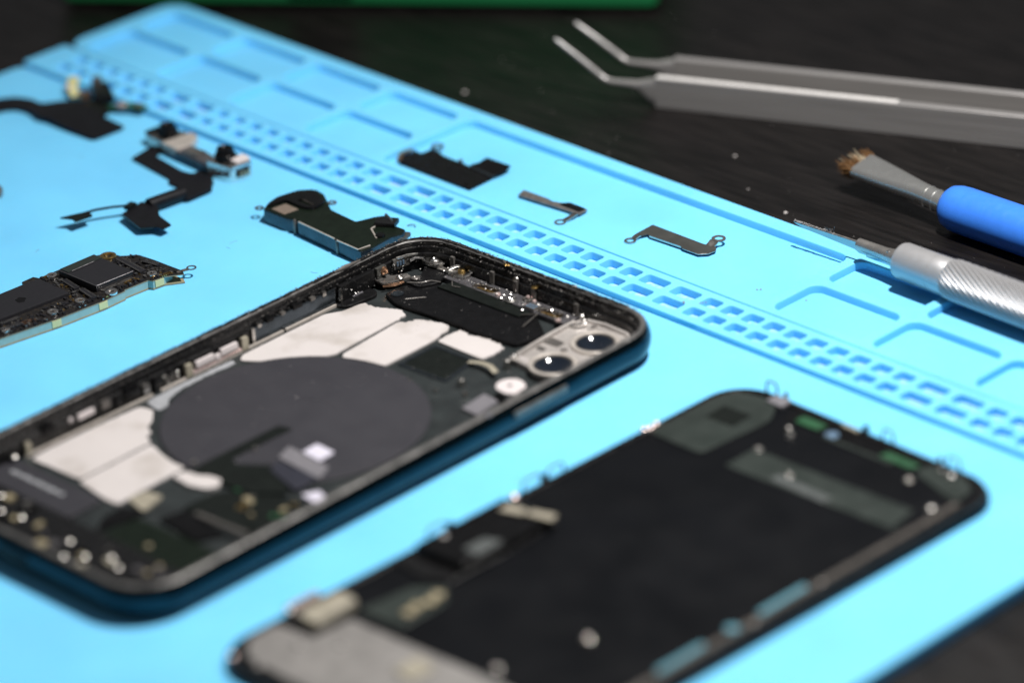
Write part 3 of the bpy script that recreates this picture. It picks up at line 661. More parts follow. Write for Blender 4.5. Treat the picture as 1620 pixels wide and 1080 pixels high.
# lower plate with its fittings
sprt('lower_plate', [(-68.5, 30.0), (-64, 34.2), (-57, 34.2), (-56, 25.6), (-46.5, 25.2), (-44.0, -8), (-43.6, -33), (-64, -34), (-69, -29)], ZP-.1, 2.2, 'greyplate', .1, 1.2)
sprt('tan_block', [(-54.0, 32.2), (-42.6, 32.6), (-42.6, 27.2), (-54.2, 26.4)], ZP, 4.0, 'tan', .4, 1.2)
b = MB(); X, Y = s1p(-49.6, 35.0); b.box(X, Y, 1.9, 7.4, 1.3, 4.2, SA, .4); b.build('earth_spring', 'pink', dsp)
sscrew(-53.6, 34.9, 1.9, 1.0, 'steel', 2.0, 'spring_contact')
sprt('flex_tail', [(-43.6, 26.2), (-31.0, 25.0), (-26.4, 20.0), (-30.4, 15.6), (-42.6, 15.2)], ZP, 2.4, 'plate', .1, 1)
for i in range(4):
    X, Y = s1p(-38.4+2.7*i, 17.8+.6*(i % 2)); b = MB(); b.box(X, Y, 2.4, 2.3, 2.2, 3.0, SA+.2*i, .2); b.build('flex_component', 'pcbmask', dsp)
sprt('tan_pad', [(-54.0, 5.0), (-47.6, 5.2), (-48.4, -.6), (-54.6, -.4)], 2.2, 2.7, 'tan', .15, .8)
for x, y in ((-69.4, 25.4), (-59.4, 25.4), (-54.2, 19.5)): sscrew(x, y, 2.1, .9, 'greyplate', .6, 'rivet_head')
sscrew(-70.6, 31.4, 1.9, .8, 'pink', 1.0, 'spring_contact')
# raised foam and ledge along the near long side
b = MB(); b.prism(sp(rrect(-60, -33.2, 62, -31.6, .4, 2)), ZP, 2.25, .08); b.build('side_ledge', 'grime', dsp)
sprt('foam_pad', [(5.4, -30.8), (19.0, -30.6), (18.7, -32.1), (5.2, -32.4)], ZP, 2.5, 'bluepad', .2, .9)
sprt('foam_pad', circ(-1.9, -31.5, 1.4, 18), ZP, 2.5, 'bluepad', .2, .2)
sprt('foam_pad', [(-22.0, -30.8), (-9.2, -30.6), (-9.4, -32.1), (-22.2, -32.4)], ZP, 2.5, 'bluepad', .2, .9)
for x, y in ((2.2, -33.2), (21.8, -32.6)): sscrew(x, y, 2.1, .8, 'darksteel', .4, 'rivet_head')

# ------------------------------------------------------------------ logic board
bd = thing('logic_board', 'long dark phone circuit board with two black chips and green edge', 'circuit board', (8, 84, 0))
near = [(-48.0, 82.6), (-15, 79.0), (.4, 76.2), (12.3, 75.0), (18.5, 75.1), (18.8, 75.6), (25.4, 75.1), (25.8, 74.0), (28.9, 73.6), (32.6, 71.0)]
far = [(33.4, 72.4), (33.2, 82.0), (32.8, 86.6), (29.8, 89.6), (29.4, 92.6), (26.8, 94.0), (16.5, 95.2), (10.6, 95.5), (10.2, 97.0), (6.8, 97.0), (6.2, 95.8), (-1, 96.2), (-48, 100.6)]
poly = near+far
b = MB(); b.prism(poly, 0.05, .45, .05); b.build('lower_board', 'pcbmask', bd)
b = MB(); b.prism(inset(ccw(near[:-1]+[(31.5, 73.8), (31.6, 82), (31, 86)]+far[3:]), .06), .45, 2.12); bs = b.build('board_spacer', 'pcbedge', bd)
b = MB(); b.prism(poly, 2.12, 2.32); b.build('board_core', 'pcbmask', bd)
b = MB(); b.prism(inset(ccw(poly), .05), 2.32, 2.5, .04); top = b.build('upper_board', 'pcb', bd)
def onnear(x):
    for (a, c), (e, f_) in zip(near, near[1:]):
        if a <= x <= e and e > a: return c+(f_-c)*(x-a)/(e-a), math.atan2(f_-c, e-a)
    return 75, 0
for x in (-32.0, -16.0, -.4, 12.0, 27.6):
    y, a = onnear(x); b = MB(); b.box(x, y+.22, .5, 2.3, .6, 2.1, a); b.build('edge_pad', 'pcbpad', bs)
b = MB(); b.prism(fillet([(-30, 97.4), (9.4, 93.8), (9.0, 82.9), (-30.4, 87.2)], .3), 2.5, 3.3, .12); c1 = b.build('processor_chip', 'chip', top)
b = MB()
for dx, dy, r_ in ((0, 0, .95), (.9, .3, .8), (-.2, .9, .5), (.7, 1.0, .6), (.2, -.5, .6)): b.cyl(-.6+dx, 88.4+dy, 3.3, 3.31+.001*dx, r_, 14)
b.build('chip_marking', 'blackgloss', c1)
b = MB(); b.prism([(14.0, 92.3), (24.2, 92.0), (24.0, 78.5), (13.9, 79.3)], 2.5, 4.2, .15); c2 = b.build('shield_can', 'chip', top)
b = MB(); b.prism([(14.2, 92.1), (24.0, 91.8), (24.0, 89.1), (14.2, 89.3)], 4.2, 4.42, .06); b.build('can_step', 'plate', c2)
for pts in (((13.95, 92.3, 4.12), (13.85, 79.3, 4.12)), ((13.85, 79.25, 4.12), (24.0, 78.45, 4.12)), ((15.2, 89.15, 4.36), (21.6, 89.0, 4.36))):
    b = MB(); b.tube(pts, .11, 6); b.build('can_edge', 'railgrey', c2)
b = MB(); b.prism([(14.6, 80.2), (15.0, 77.8), (16.6, 78.0), (23.6, 77.9), (23.6, 79.4)], 2.5, 2.9, .1); b.build('can_foot', 'steel', c2)
for i, (x, y, r_) in enumerate(((12.9, 93.6, 1.25), (12.7, 90.4, .7), (12.1, 84.7, .6), (8.4, 78.6, 1.25), (.9, 79.1, 1.3), (15.7, 76.5, 1.5), (27.6, 76.2, 1.2), (-11.5, 80.6, 1.2))):
    b = MB(); b.prism(circ(x, y, r_, 20), 2.5, 3.1, .2, [circ(x, y, r_*.42, 14)]); b.build('board_post', 'brightsteel' if r_ > 1 else 'steel', top)
b = MB(); b.prism(circ(27.7, 91.4, 1.9, 24), .4, 2.95, .15, [circ(27.7, 91.4, 1.0, 18)]); b.build('mounting_ring', 'gold', bd)
def conn(x0, y0, x1, y1, w_, h_=.6):
    """press connector: dark body with a row of pins on each side"""
    c = Vector(((x0+x1)/2, (y0+y1)/2)); d = Vector((x1-x0, y1-y0)); l_ = d.length; a = math.atan2(d.y, d.x)
    b = MB(); b.box(c.x, c.y, 2.5, l_, w_, 2.5+h_, a, .1); o = b.build('connector', 'chip', top)
    b = MB(); n = int(l_/.55)
    for i in range(n):
        for s_ in (-1, 1):
            t = (i+.5)/n-.5; u = d.normalized(); v = Vector((-u.y, u.x)); q = c+u*l_*t*.9+v*s_*w_*.36
            b.box(q.x, q.y, 2.5+h_, .25, .35, 2.56+h_, a)
    b.build('connector_pins', 'steel', o, kind='stuff')
conn(12.9, 89.6, 11.9, 83.8, 1.5); conn(12.2, 82.6, 11.2, 77.0, 1.5); conn(28.0, 88.6, 26.9, 78.4, 1.7); conn(30.6, 82.6, 31.3, 78.2, 1.1)
conn(-10.6, 83.4, -5.6, 82.6, .9); conn(-24, 85.0, -17, 84.2, .9); conn(-12.8, 80.9, -7.0, 79.9, 1.0)
b = MB(); rr = random.Random(11); b2_ = MB(); b3_ = MB()
def free(x, y):
    if 13.2 < x < 25 and 77.6 < y < 93: return False
    if x < 9.9 and y > 82.4+max(0, -x)*.11: return False
    return True
k = 0
while k < 620:
    x = rr.uniform(-47, 33); y = rr.uniform(71.5, 96)
    yn, _ = onnear(min(x, 32)); 
    if y < yn+.5 or not free(x, y) or y > 95-.12*max(0, 0): continue
    if x > 27 and y > 90-(x-27)*.6: continue
    if x > 13.2 and y > 92.5: continue
    if x < 13 and x > 9 and y > 94.8: continue
    if x > 31.9: continue
    a = rr.choice((0, PI/2))-.09; m_ = rr.random()
    tgt = b if m_ < .68 else (b2_ if m_ < .95 else b3_)
    l_ = rr.choice((.45, .6, .9)); tgt.box(x, y, 2.5, l_, l_*.55, 2.5+rr.uniform(.2, .45), a); k += 1
b.build('small_components', 'chip', top, kind='stuff'); b2_.build('solder_joints', 'steel', top, kind='stuff'); b3_.build('gold_contacts', 'gold', top, kind='stuff')
for i in range(6):
    for j in range(2):
        b = MB(); b.box(21.0+.55*i, 77.4+.7*j-.05*i, 2.5, .32, .5, 2.75); b.build('gold_pin', 'gold', top)
        b = MB(); b.box(28.4+.5*i, 73.8-.1*i+.7*j, 2.5, .28, .5, 2.7); b.build('gold_pin', 'gold', top)
        b = MB(); b.box(-6.6+.55*i, 80.0+.75*j-.07*i, 2.5, .32, .5, 2.75); b.build('gold_pin', 'copper', top)
b = MB(); b.ribbon([(31.8, 72.6, 2.5), (34.0, 72.6, 2.3), (34.8, 72.5, 2.2)], 1.0, .2); tb = b.build('lug', 'darksteel', bd)
b = MB(); b.prism(circ(36.0, 72.4, 1.2, 20), 2.1, 2.3, .05, [circ(36.0, 72.4, .75, 16)]); b.build('lug_ring', 'steel', tb)

# ------------------------------------------------------------------ front camera module with flex
fc = thing('camera_module', 'twin lens camera module in silver bracket with angular black flex cable', 'camera module', (66, 118, 0))
b = MB(); b.prism(fillet([(78.6, 136.4), (84.0, 136.6), (86.0, 128.6), (79.6, 127.2), (78.0, 131)], .6), .6, 3.0, .25); lm = b.build('camera_body', 'steel', fc)
b = MB(); b.lathe([(0, 2.6), (1.2, 2.5), (1.5, 2.0), (2.3, 1.9), (2.5, 1.2), (2.2, .9)], (82.4, 132.4, 3.0), (0, 0, 1), 24); b.build('lens_barrel', 'blackgloss', lm)
b = MB(); b.prism(fillet([(79.2, 137.4), (84.6, 137.0), (84.2, 134.6), (79.4, 134.8)], .4), 2.4, 3.3, .15); b.build('body_cap', 'blackgloss', lm)
b = MB(); b.prism(fillet([(77.4, 129.4), (86.4, 128.0), (85.6, 125.0), (81.2, 122.4), (76.9, 123.4)], .7), 1.2, 3.2, .3); b.build('bracket_plate', 'satin', fc)
b = MB(); b.prism(fillet([(76.8, 123.8), (81.4, 123.0), (81.0, 116.6), (79.6, 110.0), (76.0, 110.6)], .6), 1.4, 2.8, .25); b.build('bracket_bar', 'railgrey', fc)
b = MB(); b.box(78.6, 118.4, 2.6, 3.2, 4.2, 3.4, .1, .2); b.build('projector', 'darksteel', fc)
b = MB(); b.prism(fillet([(75.6, 111.0), (76.2, 103.2), (82.4, 102.2), (83.4, 109.6)], .5), .05, 4.0, .3); rm = b.build('camera_body', 'brightsteel', fc)
b = MB(); b.lathe([(0, 2.7), (1.4, 2.6), (1.8, 2.2), (3.0, 2.0), (3.2, 1.3), (2.9, 1.0)], (79.6, 108.4, 3.6), (0, 0, 1), 24); b.build('lens_barrel', 'blackgloss', rm)
b = MB(); b.prism(fillet([(78.6, 105.8), (78.8, 103.6), (82.8, 103.0), (83.2, 106.4)], .5), 4.0, 4.5, .2); b.build('body_lid', 'white', rm)
b = MB(); b.box(79.6, 102.5, .9, 3.6, .5, 2.9, -.16, .1); b.build('body_window', 'blackgloss', rm)
for i in range(4):
    b = MB(); b.box(78.5+.75*i, 102.18-.12*i, 1.2, .35, .2, 2.4, -.16); b.build('window_pin', 'copper', rm)
fpoly = [(79.6, 134.6), (70.4, 132.6), (68.0, 116.0), (66.2, 114.4), (66.0, 108.6), (72.9, 105.4), (77.6, 112.6), (76.4, 113.8), (73.6, 114.2), (73.2, 117.4), (75.2, 129.0), (79.0, 129.6)]
b = MB(); b.prism(fillet(fpoly, .7), .25, .5, .08); fx = b.build('flex_cable', 'flex', fc)
b = MB(); b.prism(fillet([(67.2, 110.6), (73.2, 106.2), (69.6, 102.6), (62.0, 102.8), (60.4, 106.8)], .7), .5, 1.3, .2); b.build('flex_stiffener', 'flex', fc)
b = MB(); b.tube([(62.8, 105.0, 1.7), (57.6, 105.6, 1.8), (53.0, 106.2, 1.8)], 1.7, 18); b.build('rolled_flex', 'flex', fc)
b = MB(); b.prism(fillet([(53.0, 108.6), (49.6, 108.0), (45.6, 107.2), (43.0, 98.0), (45.7, 95.5), (46.0, 93.0), (48.6, 93.2), (50.3, 99.4), (53.6, 103.6)], .5), 2.0, 2.25, .06); tt = b.build('flex_tail', 'flex', fc)
b = MB(); b.prism(fillet([(45.6, 106.8), (43.2, 98.2), (45.6, 96.0), (47.0, 104)], .4), 1.6, 2.0, .05); b.build('tail_connector', 'gunmetal', tt)
b = MB(); b.box(49.2, 108.4, 2.0, 2.8, 1.8, 3.0, .2, .15); b.build('tail_block', 'film', tt)
b = MB(); b.ribbon([(49.0, 108.6, 2.6), (45.6, 110.6, 2.9), (42.0, 112.6, 2.9), (39.4, 113.4, 2.8)], 1.0, .2); ar = b.build('flex_arm', 'flex', fc)
b = MB(); b.prism(fillet([(34.2, 116.2), (40.8, 113.6), (39.8, 110.8), (35.2, 111.6), (35.6, 113.4)], .4), 2.5, 2.85, .08); b.build('arm_connector', 'film', ar)
b = MB(); b.box(36.0, 111.9, 2.2, 1.2, .7, 2.55, .1, .1); b.build('arm_contact', 'brightsteel', ar)

# ------------------------------------------------------------------ earpiece flex (far left)
ef = thing('earpiece_flex', 'black flex cable with small gold and green parts, farthest left on mat', 'flex cable', (77, 164, 0))
wavy = [(66.5, 186.5), (73.9, 186.6), (77.4, 184.2), (79.0, 180.0), (78.2, 175.4), (83.0, 171.2), (84.6, 167.4), (82.4, 156.8), (82.0, 147.6), (72.0, 148.2), (71.8, 158.6), (72.2, 166.0), (71.4, 168.6), (73.0, 173.4), (72.8, 178.0), (70.4, 180.4), (64.6, 181.2)]
b = MB(); b.prism(fillet(wavy, 1.5), .5, .8, .08, tilt=lambda x, y: .9*math.sin((y-150)*.1)**2); f1 = b.build('flex_body', 'flex', ef)
b = MB(); b.ribbon([(86.0, 171.0, 1.4), (88.0, 175.0, 1.9), (91.5, 178.6, 2.4)], 2.6, .3); f2 = b.build('flex_branch', 'pcbpad', ef)
b = MB(); b.box(90.8, 177.8, 1.8, 2.6, 2.2, 3.0, .4, .2); b.build('sensor_cap', 'pcbpad', f2)
b = MB(); b.box(87.4, 175.6, 1.7, 1.4, 1.4, 2.6, .3, .2); b.build('sensor_base', 'white', f2)
b = MB(); b.lathe([(0, 1.7), (1.2, 1.7), (1.6, 1.1)], (87.4, 169.6, 1.0), (.2, .1, 1), 18); b.build('microphone', 'copper', ef)
b = MB(); b.box(90.4, 166.0, .9, 4.4, 9.0, 3.4, -.55, .4); f3 = b.build('speaker_box', 'black', ef)
b = MB(); b.box(92.6, 170.6, 3.0, 2.2, 2.4, 4.4, -.5, .3); b.build('speaker_tip', 'darksteel', f3)
b = MB(); b.ribbon([(86.0, 160.4, .9), (88.4, 157.0, 1.7), (90.2, 153.6, 2.0), (91.0, 150.6, 1.6)], 3.2, .25); f4 = b.build('flex_branch', 'greenpcb', ef)
b = MB(); b.box(88.2, 156.2, 1.5, 2.2, 2.0, 2.6, .2, .2); b.build('sensor_cap', 'pink', f4)
b = MB(); b.box(90.4, 152.4, 1.6, 1.6, 1.6, 2.6, .2, .2); b.build('sensor_cap', 'copper', f4)
b = MB(); b.prism(fillet([(84.0, 169.4), (87.4, 166.0), (86.8, 158.6), (82.6, 156.6)], .6), .8, 1.3, .1); b.build('flex_bridge', 'film', ef)

# ------------------------------------------------------------------ dark disc at the left edge
b = MB(); b.lathe([(0, 2.6), (1.4, 2.8), (2.0, 2.4), (2.1, 1.2), (1.9, .6)], (36.0, 143.6, 0.02), (0, 0, 1), 24)
ck = b.build('round_cap', 'darksteel', org=(36.0, 143.6, 0)); tag(ck, 'small dark round part cut off by the left picture edge', 'small part')

# ------------------------------------------------------------------ loudspeaker module
lsp = thing('loudspeaker_module', 'dark greenish speaker module with tan label, behind the phone corner', 'speaker module', (72, 64, 0))
out = [(65.8, 80.5), (69.0, 82.2), (71.3, 82.8), (77.0, 81.6), (79.2, 80.6), (81.0, 78.4), (80.4, 75.2), (77.4, 70.6), (75.4, 67.6), (74.4, 58.4), (78.9, 56.8), (81.1, 55.2), (80.4, 51.6), (78.3, 49.4), (78.4, 46.2), (76.4, 45.0), (73.7, 46.0), (67.5, 45.4), (63.8, 46.0), (64.6, 54.2), (65.9, 68.8), (66.5, 70.2), (65.7, 72.8)]
b = MB(); b.prism(fillet(out, .5, 2), .03, 3.3, .1); body = b.build('body', 'shieldside', lsp)
b = MB(); b.prism(inset(ccw(fillet([q for q in out], .5, 2)), .12), 3.3, 3.55, .12); lid = b.build('lid', 'shield', lsp)
b = MB(); b.prism(fillet([(67.0, 78.9), (71.0, 78.3), (70.7, 73.6), (66.7, 74.2)], .2), 3.55, 3.62, .02); b.build('paper_label', 'label', lid)
b = MB(); b.prism(fillet([(66.6, 80.2), (71.4, 82.0), (77.2, 80.8), (80.0, 78.0), (77.0, 71.2), (72.8, 70.4), (71.4, 72.6), (71.6, 79.2)], 1.0, 4), 3.5, 4.2, .25, [fillet([(73.0, 76.6), (74.6, 76.4), (74.2, 72.0), (73.2, 72.2)], .4)]); b.build('raised_cap', 'blackgloss', lid)
b = MB(); b.tube([(72.3, 76.9, 3.75), (74.6, 76.7, 3.85), (74.2, 71.2, 3.8), (72.6, 70.9, 3.7)], .2, 6); b.build('lid_groove', 'darksteel', lid)
for pts in (((70.8, 48.0, 3.6), (73.6, 52.6, 3.6), (74.8, 52.6, 3.7)), ((64.4, 54.2, 3.62), (64.0, 47.0, 3.62), (67.2, 46.4, 3.62)), ((65.9, 68.6, 3.6), (64.7, 55.4, 3.6))):
    b = MB(); b.tube(pts, .2, 6); b.build('lid_edge', 'satin', lid)  # pale satin tubes stand in for highlights along the lid edges
b = MB(); b.box(77.6, 51.6, 3.5, 3.6, 5.0, 4.6, .5, .25); cc = b.build('contact_carrier', 'black', lsp)
b = MB(); b.tube([(79.6, 53.8, 4.6), (78.0, 50.2, 4.7)], .35, 8); b.build('contact_spring', 'steel', cc)
b = MB(); b.prism(fillet([(73.6, 50.6), (77.8, 49.6), (79.6, 45.6), (76.4, 44.6), (73.4, 46.6)], .6), 1.8, 2.6, .2); b.build('foot', 'gunmetal', lsp)
b = MB(); b.lathe([(0, 1.2), (.5, 1.1), (.7, .5)], (72.2, 48.2, 3.5), (0, 0, 1), 18); b.build('rubber_plug', 'blackgloss', lsp)
for x, y in ((64.7, 54.6), (66.2, 70.3)):
    b = MB(); b.lathe([(0, .45), (3.3, .45), (3.6, .25)], (x, y, .05), (0, 0, 1), 12); b.build('corner_pin', 'darksteel', lsp)
for x, y, m_ in ((67.0, 83.2, 'steel'), (79.6, 71.8, 'darksteel')):
    b = MB(); b.prism(circ(x, y, 1.1, 18), 2.4, 2.7, .06, [circ(x, y, .6, 14)]); b.build('ear', m_, lsp)
b = MB(); b.tube([(85.0, 52.6, .15), (85.6, 52.0, .4), (86.0, 51.2, .4), (85.6, 50.6, .15)], .13, 6); lw = b.build('wire_clip', 'darksteel', org=(85.5, 51.6, 0))
tag(lw, 'tiny bent wire clip on the mat against the perforated strip', 'clip')

# ------------------------------------------------------------------ parts lying in the tray
TF = ZF
bk = thing('black_flex_bracket', 'flat black bracket with folded end in the tray, upper left one', 'bracket', (115, 67, TF))
b = MB(); b.prism(fillet([(108.6, 79.4), (112.0, 81.4), (116.2, 80.8), (115.6, 78.8), (117.9, 78.4), (119.6, 78.0), (118.0, 73.2), (117.7, 67.0), (117.5, 63.8), (116.6, 55.2), (108.0, 55.0)], .4), TF+.25, TF+.6, .06); bp_ = b.build('plate', 'blackgloss', bk)
b = MB(); b.prism(fillet([(117.6, 64.0), (119.6, 62.9), (122.2, 63.0), (122.2, 55.0), (119.6, 54.6), (116.6, 55.0)], .3), TF+.5, TF+.9, .08, tilt=lambda x, y: (x-117)*.12); b.build('folded_flap', 'blackgloss', bk)
b = MB(); b.ribbon([(117.5, 63.8, TF+.75), (116.5, 55.0, TF+.75)], 1.6, .2); b.build('fold', 'shieldside', bk)
b = MB(); b.ribbon([(109.4, 80.0, TF+.5), (112.4, 81.8, TF+1.0), (115.6, 81.2, TF+.9)], 1.2, .25); b.build('copper_edge', 'copper', bk)
b = MB(); b.prism(circ(120.4, 77.8, 1.6, 18), TF+.9, TF+1.2, .06, [circ(120.4, 77.8, .9, 14)]); b.build('ear', 'steel', bk)
b = MB(); b.box(117.8, 67.4, TF+.3, .8, .8, TF+1.2); b.build('tab', 'darksteel', bk)
for i, (x, y) in enumerate(((109.4, 77.6), (109.2, 57.2), (121.0, 56.2), (121.2, 62.0))):
    b = MB(); b.cyl(x, y, TF, TF+.6, .4, 10); b.build('pin', 'darksteel', bk)

sb = thing('slim_bracket', 'slim dark steel bracket with loop end, middle one in the tray', 'bracket', (113, 34, TF))
b = MB(); b.prism(fillet([(112.2, 43.2), (115.2, 44.2), (115.1, 36.2), (114.6, 34.4), (115.3, 32.2), (116.5, 30.6), (116.3, 24.8), (113.2, 24.6), (112.9, 30.0)], .35), TF+.5, TF+.85, .08); b.build('arm', 'slimsteel', sb)
b = MB(); b.prism(fillet([(114.2, 31.8), (116.2, 30.4), (116.0, 25.2), (114.0, 25.4)], .4), TF+.85, TF+1.15, .08); b.build('pad', 'blackgloss', sb)
b = MB(); b.ribbon([(113.2, 25.6, TF+.75), (111.6, 25.4, TF+.7), (110.4, 25.6, TF+.4), (109.4, 25.8, TF+.25)], 1.4, .25); b.build('neck', 'steel', sb)
b = MB(); b.prism(circ(108.4, 26.2, 1.35, 20), TF+.02, TF+.28, .06, [circ(108.4, 26.2, .9, 16)]); b.build('loop', 'darksteel', sb)
b = MB(); b.box(113.4, 43.4, TF, .8, .8, TF+.6, 0, .1); b.build('foot', 'darksteel', sb)

mb = thing('metal_bracket', 'satin dark metal bracket with ring eyelets at both ends, in the tray', 'bracket', (117, -2, TF))
b = MB(); b.prism(fillet([(119.4, 7.4), (113.6, 7.2), (113.4, 5.6), (115.0, 5.0), (114.4, 4.0), (114.6, -5.5), (114.1, -6.2), (114.2, -11.0), (115.8, -12.6), (118.2, -12.8), (119.4, -11.8), (118.9, -9.4), (118.8, -8.4)], .3), TF+.55, TF+.85, .05); b.build('plate', 'gunmetal', mb)
b = MB(); b.ribbon([(114.5, 4.0, TF+.7), (114.65, -5.5, TF+.7)], .22, .42); b.build('rolled_edge', 'steel', mb)
b = MB(); b.tube([(114.25, -6.3, TF+.7), (114.2, -11.0, TF+.7), (115.8, -12.6, TF+.7), (118.0, -12.9, TF+.75)], .17, 6); b.build('rolled_edge', 'steel', mb)
b = MB(); b.ribbon([(113.9, 6.4, TF+.7), (112.8, 6.5, TF+.6), (112.0, 6.6, TF+.25)], 1.5, .25); b.build('step', 'steel', mb)
b = MB(); b.prism(circ(110.8, 6.6, 1.4, 22), TF+.08, TF+.34, .05, [circ(110.8, 6.6, .85, 18)]); b.build('eyelet', 'steel', mb)
b = MB(); b.ribbon([(118.8, -10.4, TF+.72), (119.8, -10.4, TF+1.1), (120.6, -10.3, TF+1.45)], 2.3, .25); b.build('step', 'steel', mb)
b = MB(); b.prism(circ(122.0, -10.3, 1.65, 24), TF+1.35, TF+1.6, .05, [circ(122.1, -10.3, .95, 18)]); b.build('eyelet', 'darksteel', mb)
for x, y in ((115.2, 3.4), (115.0, -10.6)):
    b = MB(); b.cyl(x, y, TF, TF+.56, .3, 10); b.build('pin', 'darksteel', mb)

# ------------------------------------------------------------------ hobby knife across the tray
kn = thing('hobby_knife', 'silver craft knife with spiral knurled grip and slim blade across tray', 'knife', (130, -80, ZR))
KA = Vector((130.8, -55.5, 6.05)); KD = Vector((-.046, -1, -.002)).normalized()
def kp(t): return KA+KD*t
b = MB(); b.lathe([(0, 2.2), (.1, 3.3), (.6, 3.95), (1.2, 4.15), (10.4, 4.2), (10.5, 4.1), (10.7, 4.1), (10.8, 4.22), (14.2, 4.25), (14.5, 4.1), (14.6, 3.6)], KA, KD, 48); b.build('collar', 'alu', kn)
SPIN = .115
b = MB(); u = KD.orthogonal().normalized(); v = KD.cross(u); ls = []
NR, NL = 26, 90; NA = NR*8
for k in range(NL+1):
    t = 14.3+62*k/NL; fade = min(1, k/1.5, (NL-k)/1.5)
    l_ = []
    for i in range(NA):
        a = 2*PI*i/NA+SPIN*t; r_ = 4.42*(.94+.06*fade)+.55*fade*(abs(math.sin(PI*(i % 8)/8))**.7-.6)
        l_.append(kp(t)+(u*math.cos(a)+v*math.sin(a))*r_)
    ls.append(l_)
b.ring(ls); b.build('knurled_grip', 'alu', kn, sharp=80)
b = MB(); b.lathe([(76.1, 3.8), (76.6, 4.2), (118, 4.2), (119.5, 3.6), (120, 2.5)], KA, KD, 32); b.build('rear_handle', 'alu', kn)
b = MB(); b.lathe([(-12.4, .9), (-12.0, 1.35), (-4.0, 1.5), (-2.6, 1.7), (.5, 2.0)], KA, KD, 28); cl = b.build('collet', 'collet', kn)
q = kp(-2.6)+Vector((-.6, 0, 1.15)); b = MB(); b.lathe([(-.5, .2), (-.35, .55), (0, .68), (.35, .55), (.5, .2)], q, (0, 0, 1), 16); b.build('collet_pin', 'brightsteel', cl)
# blade: flat plate held on edge
BT, BH = Vector((131.3, -24.9, 6.25)), Vector((131.5, -45.6, 6.35))
def bpt(t, z): return BH.lerp(BT, t)+Vector((0, 0, z))
b = MB()
prof = [(1.0, .0), (.12, .0), (0, -.1), (0, -2.5), (.10, -2.5), (.16, -1.9), (.90, -.75), (.98, -.3)]
tl = .13
vs0 = [bpt(t, z)+Vector((tl, 0, 0)) for t, z in prof]; vs1 = [bpt(t, z)-Vector((tl, 0, 0)) for t, z in prof]
n = len(prof); b.add(vs0+vs1, [tuple(range(n)), tuple(range(2*n-1, n-1, -1))]+[(i, i+n, (i+1) % n+n, (i+1) % n) for i in range(n)])
bl = b.build('blade', 'blade', kn)
b = MB(); b.tube([bpt(1.0, .02), bpt(.6, .06), bpt(.12, .06)], [.22, .3, .3], 8); b.build('blade_spine', 'collet', bl)
b = MB(); b.prism([(131.75, -45.4), (131.45, -45.4), (131.0, -55.4), (131.3, -55.4)], 3.4, 4.6, .05); b.build('blade_tang', 'blade', bl)
b = MB(); rr = random.Random(2)
for i in range(150):
    q = bpt(1-min(.55, abs(rr.gauss(0, .26))), rr.uniform(.15, .5))+Vector((rr.uniform(-.3, .3), 0, 0)); b.speck(q.x, q.y, q.z, rr.uniform(.1, .3), rr)
for i in range(9):
    q = bpt(.5+rr.uniform(-.05, .05), .3); b.tube([q, q+Vector((rr.uniform(-.6, .6), rr.uniform(-.8, .8), rr.uniform(.6, 1.6)))], .035, 5)
b.build('blade_lint', 'lint', bl, kind='stuff')

# ------------------------------------------------------------------ brush
br = thing('cleaning_brush', 'flat paintbrush with bright blue handle and worn brown bristles', 'brush', (169, -50, TZ))
BA = Vector((165.8, -41.2, 2.35)); BD = Vector((-.03, -1, 0)).normalized()
b = MB(); b.lathe([(0, 3.0), (.3, 4.0), (1.4, 4.9), (3.2, 5.35), (5.5, 5.5), (60, 5.5), (110, 4.6), (118, 3.6), (120, 1.5)], BA, BD, 44); b.build('handle', 'bluehandle', br)
FD = Vector((.12, 1, .035)).normalized(); fu = Vector((1, -.12, .22)).normalized()
ls = []
for t, wx, wz in ((-1, 2.5, 2.5), (4, 2.5, 2.5), (7.5, 2.6, 2.45), (10, 2.75, 2.4), (13, 3.05, 2.25), (17, 3.4, 2.05), (22, 3.8, 1.8), (27.5, 4.15, 1.6)):
    c = BA+FD*t; up = fu.cross(FD).normalized()
    ls.append([c+fu*(math.copysign(max(0, wx-wz), math.cos(2*PI*(i+.5)/32))+wz*math.cos(2*PI*(i+.5)/32))+up*wz*math.sin(2*PI*(i+.5)/32) for i in range(32)])
b = MB(); b.ring(ls); fe = b.build('ferrule', 'ferrule', br, sharp=60)
for t0, w0 in ((3.0, 2.56), (5.5, 2.56)):
    b = MB(); b.tube([BA+FD*t0+fu*w0*math.cos(2*PI*i/28)+up*w0*math.sin(2*PI*i/28) for i in range(29)], .12, 6); b.build('crimp', 'ferrule', fe)
rr = random.Random(3); b = MB(); b4 = MB(); e0 = BA+FD*27
for i in range(800):
    a, c = rr.uniform(-1, 1), rr.uniform(-1, 1); q = e0+fu*a*3.8+up*c*1.2
    ln = rr.uniform(2.4, 4.8)*(1.05-.25*a)*(1.0 if int((a+1)*4.5) % 3 else .55); d = (FD+fu*(a*.18+rr.uniform(-.16, .16))+up*rr.uniform(-.25, .35)).normalized()
    (b4 if (-.1 < a < .5 and rr.random() < .5) or rr.random() < .05 else b).tube([q, q+d*ln*.6, q+d*ln+up*rr.uniform(-.4, .4)], [.11, .09, .04], 4)
b.build('brown_bristles', 'bristle', br, kind='stuff'); b4.build('cream_bristles', 'bristlelight', br, kind='stuff')

